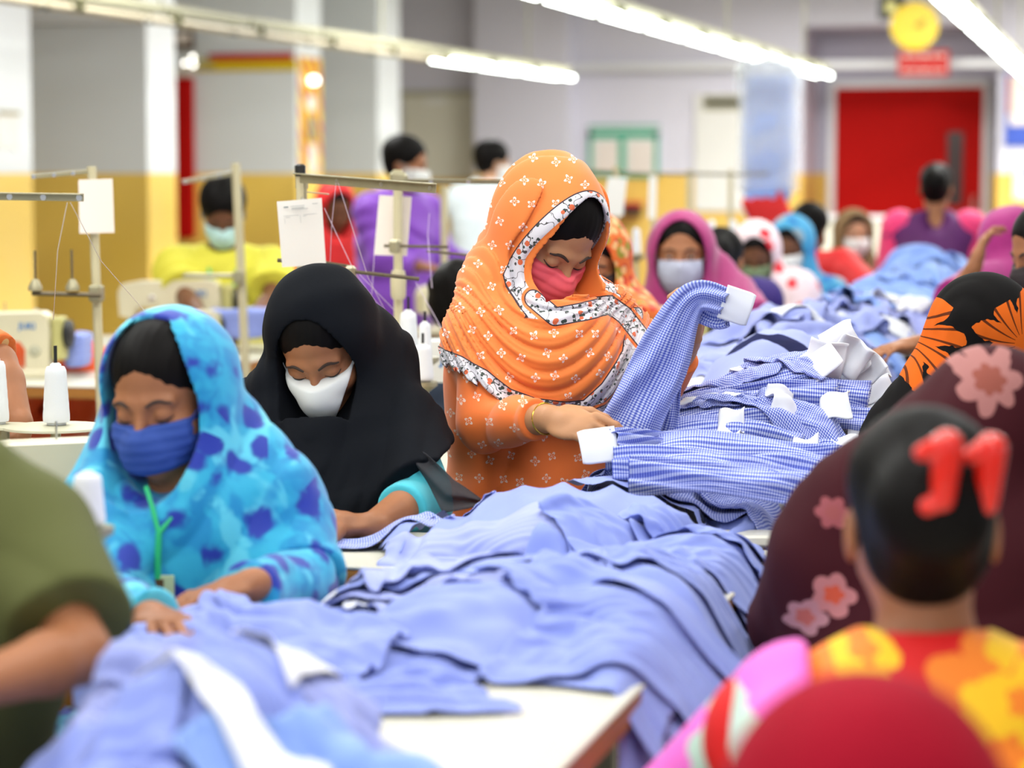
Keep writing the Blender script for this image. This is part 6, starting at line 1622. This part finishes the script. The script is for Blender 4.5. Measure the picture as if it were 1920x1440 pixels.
# ---------------------------------------------------------------- sleeves built as flattened, pleated tubes
def sleeve(label, path, w0, w1, th, mat, seed, cuff=None, group=None, name='shirt_sleeve', n=72, pleats=3, flat=None, tilt=0.0, cuffw=1.15, amp=0.5, record=False):
    """path: list of world points; width runs w0 -> w1"""
    pts = [np.asarray(p, float) for p in path]; seg = [np.linalg.norm(b-a) for a, b in zip(pts[:-1], pts[1:])]; Ln = sum(seg)
    m = max(12, int(Ln/0.010)); ts = np.linspace(0, 1, m); cum = np.concatenate([[0], np.cumsum(seg)])/Ln
    Cc = np.stack([np.interp(ts, cum, [p[k] for p in pts]) for k in range(3)], 1)
    for _ in range(6): Cc[1:-1] = (Cc[:-2]+Cc[1:-1]*2+Cc[2:])/4
    rs = np.random.RandomState(seed); vs = []; uvs = []; fr = rs.uniform(0, 6.28, 6)
    T = np.gradient(Cc, axis=0); T /= np.linalg.norm(T, axis=1)[:, None]
    up0 = nrm(flat) if flat is not None else IZ
    for k in range(m):
        t = T[k]; s_ = nrm(np.cross(t, up0)); u = np.cross(s_, t); tt = ts[k]
        ti = tilt*(1 if True else 0); s2 = s_*math.cos(ti)+u*math.sin(ti); u2 = -s_*math.sin(ti)+u*math.cos(ti)
        w = (w0*(1-tt)+w1*tt)*(1+0.10*math.sin(tt*9+fr[0])) ; uu = 0.0
        for a in range(n):
            th_ = 2*PI*a/n; cx = math.cos(th_); sy = math.sin(th_)
            x = w/2*np.sign(cx)*abs(cx)**0.8
            ridge = amp*th*(math.sin(cx*pleats*PI*(0.8+0.35*math.sin(tt*3+fr[5])) + fr[1] + 2.4*math.sin(tt*4+fr[2]))*(0.75+0.45*math.sin(tt*8+fr[4])) + 0.5*0.6*math.sin(cx*pleats*2.1*PI+fr[3]+4*math.sin(tt*3.3+fr[4]))*math.sin(tt*7+fr[5]))
            y = th*0.5*sy*(1.0) + ridge*(1.0 if sy > -0.2 else 0.55)*max(0.15, 1-abs(cx)**6)
            vs.append(Cc[k]+s2*x+u2*y); uvs.append((a/n*w0*2.15, tt*Ln))
    vs = np.array(vs); c = Cc[0]
    if record:
        ii = np.clip(((vs[:, 0]-GX0)/GS).astype(int), 0, GNX-1); jj = np.clip(((vs[:, 1]-GY0)/GS).astype(int), 0, GNY-1); np.maximum.at(HM, (ii, jj), vs[:, 2])
    def grid(k0, k1, v, nm, mt, par, uvv):
        kk = k1-k0; I = (np.arange(kk-1)[:, None]*n+np.arange(n)[None]).ravel(); nx = (np.arange(kk-1)[:, None]*n+((np.arange(n)+1) % n)[None]).ravel()
        q = np.stack([I, nx, nx+n, I+n], 1)
        me = np_mesh(nm, v-c, q); uv = me.uv_layers.new(name='UVMap'); li = np.empty(len(me.loops), np.int32); me.loops.foreach_get('vertex_index', li)
        U = np.array(uvv)[li]; # fix the seam
        Uq = U.reshape(-1, 4, 2); sp = (Uq[:, :, 0].max(1)-Uq[:, :, 0].min(1)) > w0*1.0; mxv = Uq[:, :, 0].max(1)
        for col_ in (1, 2): pass
        Uq[sp] = np.where(Uq[sp] < 0, Uq[sp], Uq[sp]); 
        uv.data.foreach_set('uv', Uq.reshape(-1, 2).astype(np.float32).ravel())
        o = link(nm, me, mt, par, c if par is None else None); md = o.modifiers.new('t', 'SOLIDIFY'); md.thickness = 0.001; return o
    o = grid(0, m, vs, name, mat, None, uvs); tag(o, label, 'sleeve', group)
    if cuff:
        # cuff: a stiff white rectangle, slightly curled
        e = Cc[-1]; t = nrm(cuff.get('dir', T[-1])); s_ = nrm(np.cross(t, cuff.get('n', up0))); u = np.cross(s_, t); Lc = cuff.get('len', 0.075); wc = w1*cuffw if 'w' not in cuff else cuff['w']
        cs = cuff.get('curl', 0.3); na, nb = 18, 12; V2 = []; 
        for a in range(na):
            for b in range(nb):
                x = (a/(na-1)-0.5)*wc; y = b/(nb-1)*Lc; rc = 1-0.10*max(0, (b/(nb-1)-0.75)*4)**2*(abs(a/(na-1)-0.5)*2)**3
                V2.append(e - t*0.008 + s_*x*rc + t*y + u*(cs*Lc*math.sin(a/(na-1)*PI*cuff.get('k', 1.0)+cuff.get('ph', 0)) * (0.3+0.7*b/(nb-1)) + cs*0.4*y*math.sin(b/(nb-1)*2)))
        q = [[a*nb+b, (a+1)*nb+b, (a+1)*nb+b+1, a*nb+b+1] for a in range(na-1) for b in range(nb-1)]
        me = np_mesh('cuff', np.array(V2)-c, q); o2 = link('cuff', me, M['white_cloth'], o); md = o2.modifiers.new('t', 'SOLIDIFY'); md.thickness = 0.003; md.offset = 0
    return o
def sleeves():
    D = 4.82
    TW = -IF*0.95+IZ*0.3
    # the sleeve held up, from the table up through the hand, then folding over to the right
    sleeve('blue gingham sleeve held up by the orange worker, folding over with a white cuff', [P(1172, 822, D-0.12), P(1195, 770, D-0.13), P(1235, 690, D-0.13), P(1262, 620, D-0.14), P(1285, 570, D-0.15), P(1308, 548, D-0.16), P(1335, 555, D-0.17), P(1362, 567, D-0.18)],
           0.135, 0.052, 0.018, M['gingham'], 3, flat=-IF, cuff=dict(dir=nrm(IR*0.9-IZ*0.30), n=-IF, len=0.058, w=0.066, curl=0.12), pleats=2, amp=0.55)
    sleeve('second layer of the held gingham sleeve hanging beside the hand', [P(1222, 818, D-0.06), P(1243, 740, D-0.07), P(1262, 680, D-0.08), P(1276, 620, D-0.1)], 0.085, 0.045, 0.018, M['gingham'], 4, flat=-IF, pleats=2, amp=0.6)
    sleeve('gingham flap drooping over the raised hand', [P(1292, 556, D-0.12), P(1318, 582, D-0.13), P(1342, 596, D-0.14), P(1356, 588, D-0.16)], 0.06, 0.05, 0.014, M['gingham'], 6, flat=-IF, pleats=2, amp=0.5)
    # sleeve with the wide white cuff pointing left under her hand
    sleeve('gingham sleeve with wide white cuff pointing left under the working hand', [P(1360, 838, D-0.05), P(1260, 834, D-0.15), P(1190, 834, D-0.24), P(1150, 832, D-0.28)], 0.07, 0.060, 0.03, M['gingham'], 8, cuff=dict(dir=nrm(-IR*0.90-IZ*0.12-IF*0.1), n=nrm(-IF*0.85+IZ*0.5+IR*0.2), len=0.072, w=0.070, curl=0.08), amp=0.3, flat=nrm(-IF*0.8+IZ*0.6))
    gs = 'gingham sleeves laid along the bench'; Ls = 'long pleated gingham sleeve lying along the bench in the sharp stack'
    rows = [([(1135, 850), (1300, 838), (1450, 850), (1570, 868)], D-0.20, 0.085), ([(1150, 872), (1300, 866), (1450, 880), (1575, 902)], D-0.32, 0.075), ([(1180, 892), (1320, 892), (1450, 906), (1560, 925)], D-0.40, 0.075),
            ([(1180, 820), (1300, 806), (1420, 812), (1500, 838)], D-0.05, 0.08), ([(1230, 800), (1330, 782), (1430, 776), (1560, 800)], D+0.08, 0.085), ([(1240, 790), (1350, 762), (1450, 742), (1570, 745)], D+0.16, 0.085),
            ([(1235, 772), (1320, 752), (1420, 720), (1520, 690)], D+0.22, 0.075), ([(1240, 762), (1330, 738), (1440, 700), (1560, 672)], D+0.32, 0.075), ([(1400, 760), (1480, 745), (1560, 735), (1630, 745)], D+0.18, 0.08), ([(1480, 860), (1540, 850), (1600, 862)], D-0.08, 0.07), ([(1250, 815), (1400, 800), (1540, 782), (1640, 790)], D+0.12, 0.08), ([(1440, 905), (1500, 915), (1560, 935)], D-0.42, 0.07)]
    for i, (pp, d, w_) in enumerate(rows):
        cf = None
        if i == 6: cf = dict(dir=nrm(IR*0.8+IZ*0.5), n=IZ-IF*0.5, len=0.07, w=0.10, curl=0.2)
        if i == 7: cf = dict(dir=nrm(IR*0.6+IZ*0.35-IF*0.2), n=nrm(IZ*0.5-IF*0.9), len=0.08, w=0.12, curl=0.25, k=2)
        if i == 9: cf = dict(dir=nrm(IR*0.7-IF*0.5), n=IZ, len=0.06, w=0.08, curl=0.1)
        if i == 10: cf = dict(dir=nrm(IR*0.8-IF*0.2), n=nrm(IZ-IF*0.6), len=0.07, w=0.10, curl=0.2)
        sleeve(Ls, [P(x, y, d-0.05*k/3) for k, (x, y) in enumerate(pp)], w_, w_*0.85, 0.026, M['gingham'], 20+i, cuff=cf, group=gs, flat=nrm(IZ*0.75-IF*0.66), amp=0.42, pleats=1.2+0.5*(i % 3), tilt=0.25*math.sin(i*2.1), record=True)
    for i, (px, py, z, an, w_, l_, cf, dm) in enumerate([(1320, 800, 0.97, 100, 0.15, 0.34, 0, 1), (1430, 790, 0.98, 70, 0.16, 0.30, 4, 1), (1540, 790, 0.98, 85, 0.16, 0.30, 0, 1), (1290, 858, 0.92, 95, 0.14, 0.30, 0, 1), (1450, 868, 0.92, 80, 0.16, 0.30, 4, 1), (1400, 735, 1.02, 110, 0.15, 0.28, 0, 1)]):
        drop('crumpled gingham sleeve piece thrown over the sharp stack', 'gingham pieces over the sleeve stack', px, py, z, an, w_, l_, G, comp=0.70, seed=400+i, steps=70, res=0.009, rumple=0.032, cuff=cf, taper=0.75)
    # loose white cuffs fanned at the right end
    gc = 'white cuffs fanned at the right end of the sleeves'; Lc = 'stiff white cuff in the fan at the right end of the gingham sleeves'
    for i, (px, py, d, tz, rr, w_, l_) in enumerate([(1545, 685, D+0.20, 0.9, 0.2, 0.08, 0.075), (1585, 680, D+0.22, 0.8, 0.5, 0.075, 0.08), (1610, 700, D+0.24, 0.7, 0.6, 0.07, 0.08), (1625, 730, D+0.22, 0.45, 0.9, 0.07, 0.08), (1635, 760, D+0.18, 0.2, 1.0, 0.07, 0.07), (1480, 752, D+0.05, 0.35, -0.9, 0.08, 0.06), (1555, 760, D+0.04, 0.3, 0.9, 0.08, 0.06), (1360, 800, D-0.10, 0.1, 0.9, 0.10, 0.05), (1500, 850, D-0.2, 0.1, 0.8, 0.075, 0.05), (1610, 820, D+0.02, 0.1, 0.9, 0.08, 0.08), (1570, 838, D-0.05, 0.05, 0.9, 0.09, 0.06)]):
        c = P(px, py, d); t = nrm(IZ*tz + IR*rr - IF*0.25); s_ = nrm(np.cross(t, nrm(-IF+IZ*0.3) if tz > 0.5 else nrm(IZ*0.8-IF*0.45))); u = np.cross(s_, t); na, nb = 20, 12; V2 = []
        for a in range(na):
            for b in range(nb):
                x = (a/(na-1)-0.5)*w_; y = (b/(nb-1)-0.3)*l_
                V2.append(s_*x + t*y + u*(0.014*math.sin(a/(na-1)*PI*(1.5+i % 2)+i)*(0.4+0.6*b/(nb-1)) + 0.006*math.sin(b*0.5+i)))
        q = [[a*nb+b, (a+1)*nb+b, (a+1)*nb+b+1, a*nb+b+1] for a in range(na-1) for b in range(nb-1)]
        me = np_mesh('shirt_cuff', np.array(V2), q); o = link('shirt_cuff', me, M['white_cloth'], None, c); md = o.modifiers.new('t', 'SOLIDIFY'); md.thickness = 0.0025; md.offset = 0; tag(o, Lc, 'cuff', gc)
    # white board below the stack
    a = P(1425, 938, D-0.45)
    t = thing('cutting_board', 'pale board under the lowest gingham sleeves', 'board', V(a[0], a[1], TZ))
    MB().box(V(a[0], a[1], TZ+0.012), (0.26, 0.08, 0.02), R=np.stack([IR, IF, IZ], 1), b=0.004).build('panel', M['tabletop'], t)
if 'nos' not in DEV: sleeves()
# ---------------------------------------------------------------- end
print('objects', len(bpy.data.objects), 'verts', sum(len(m.vertices) for m in bpy.data.meshes))
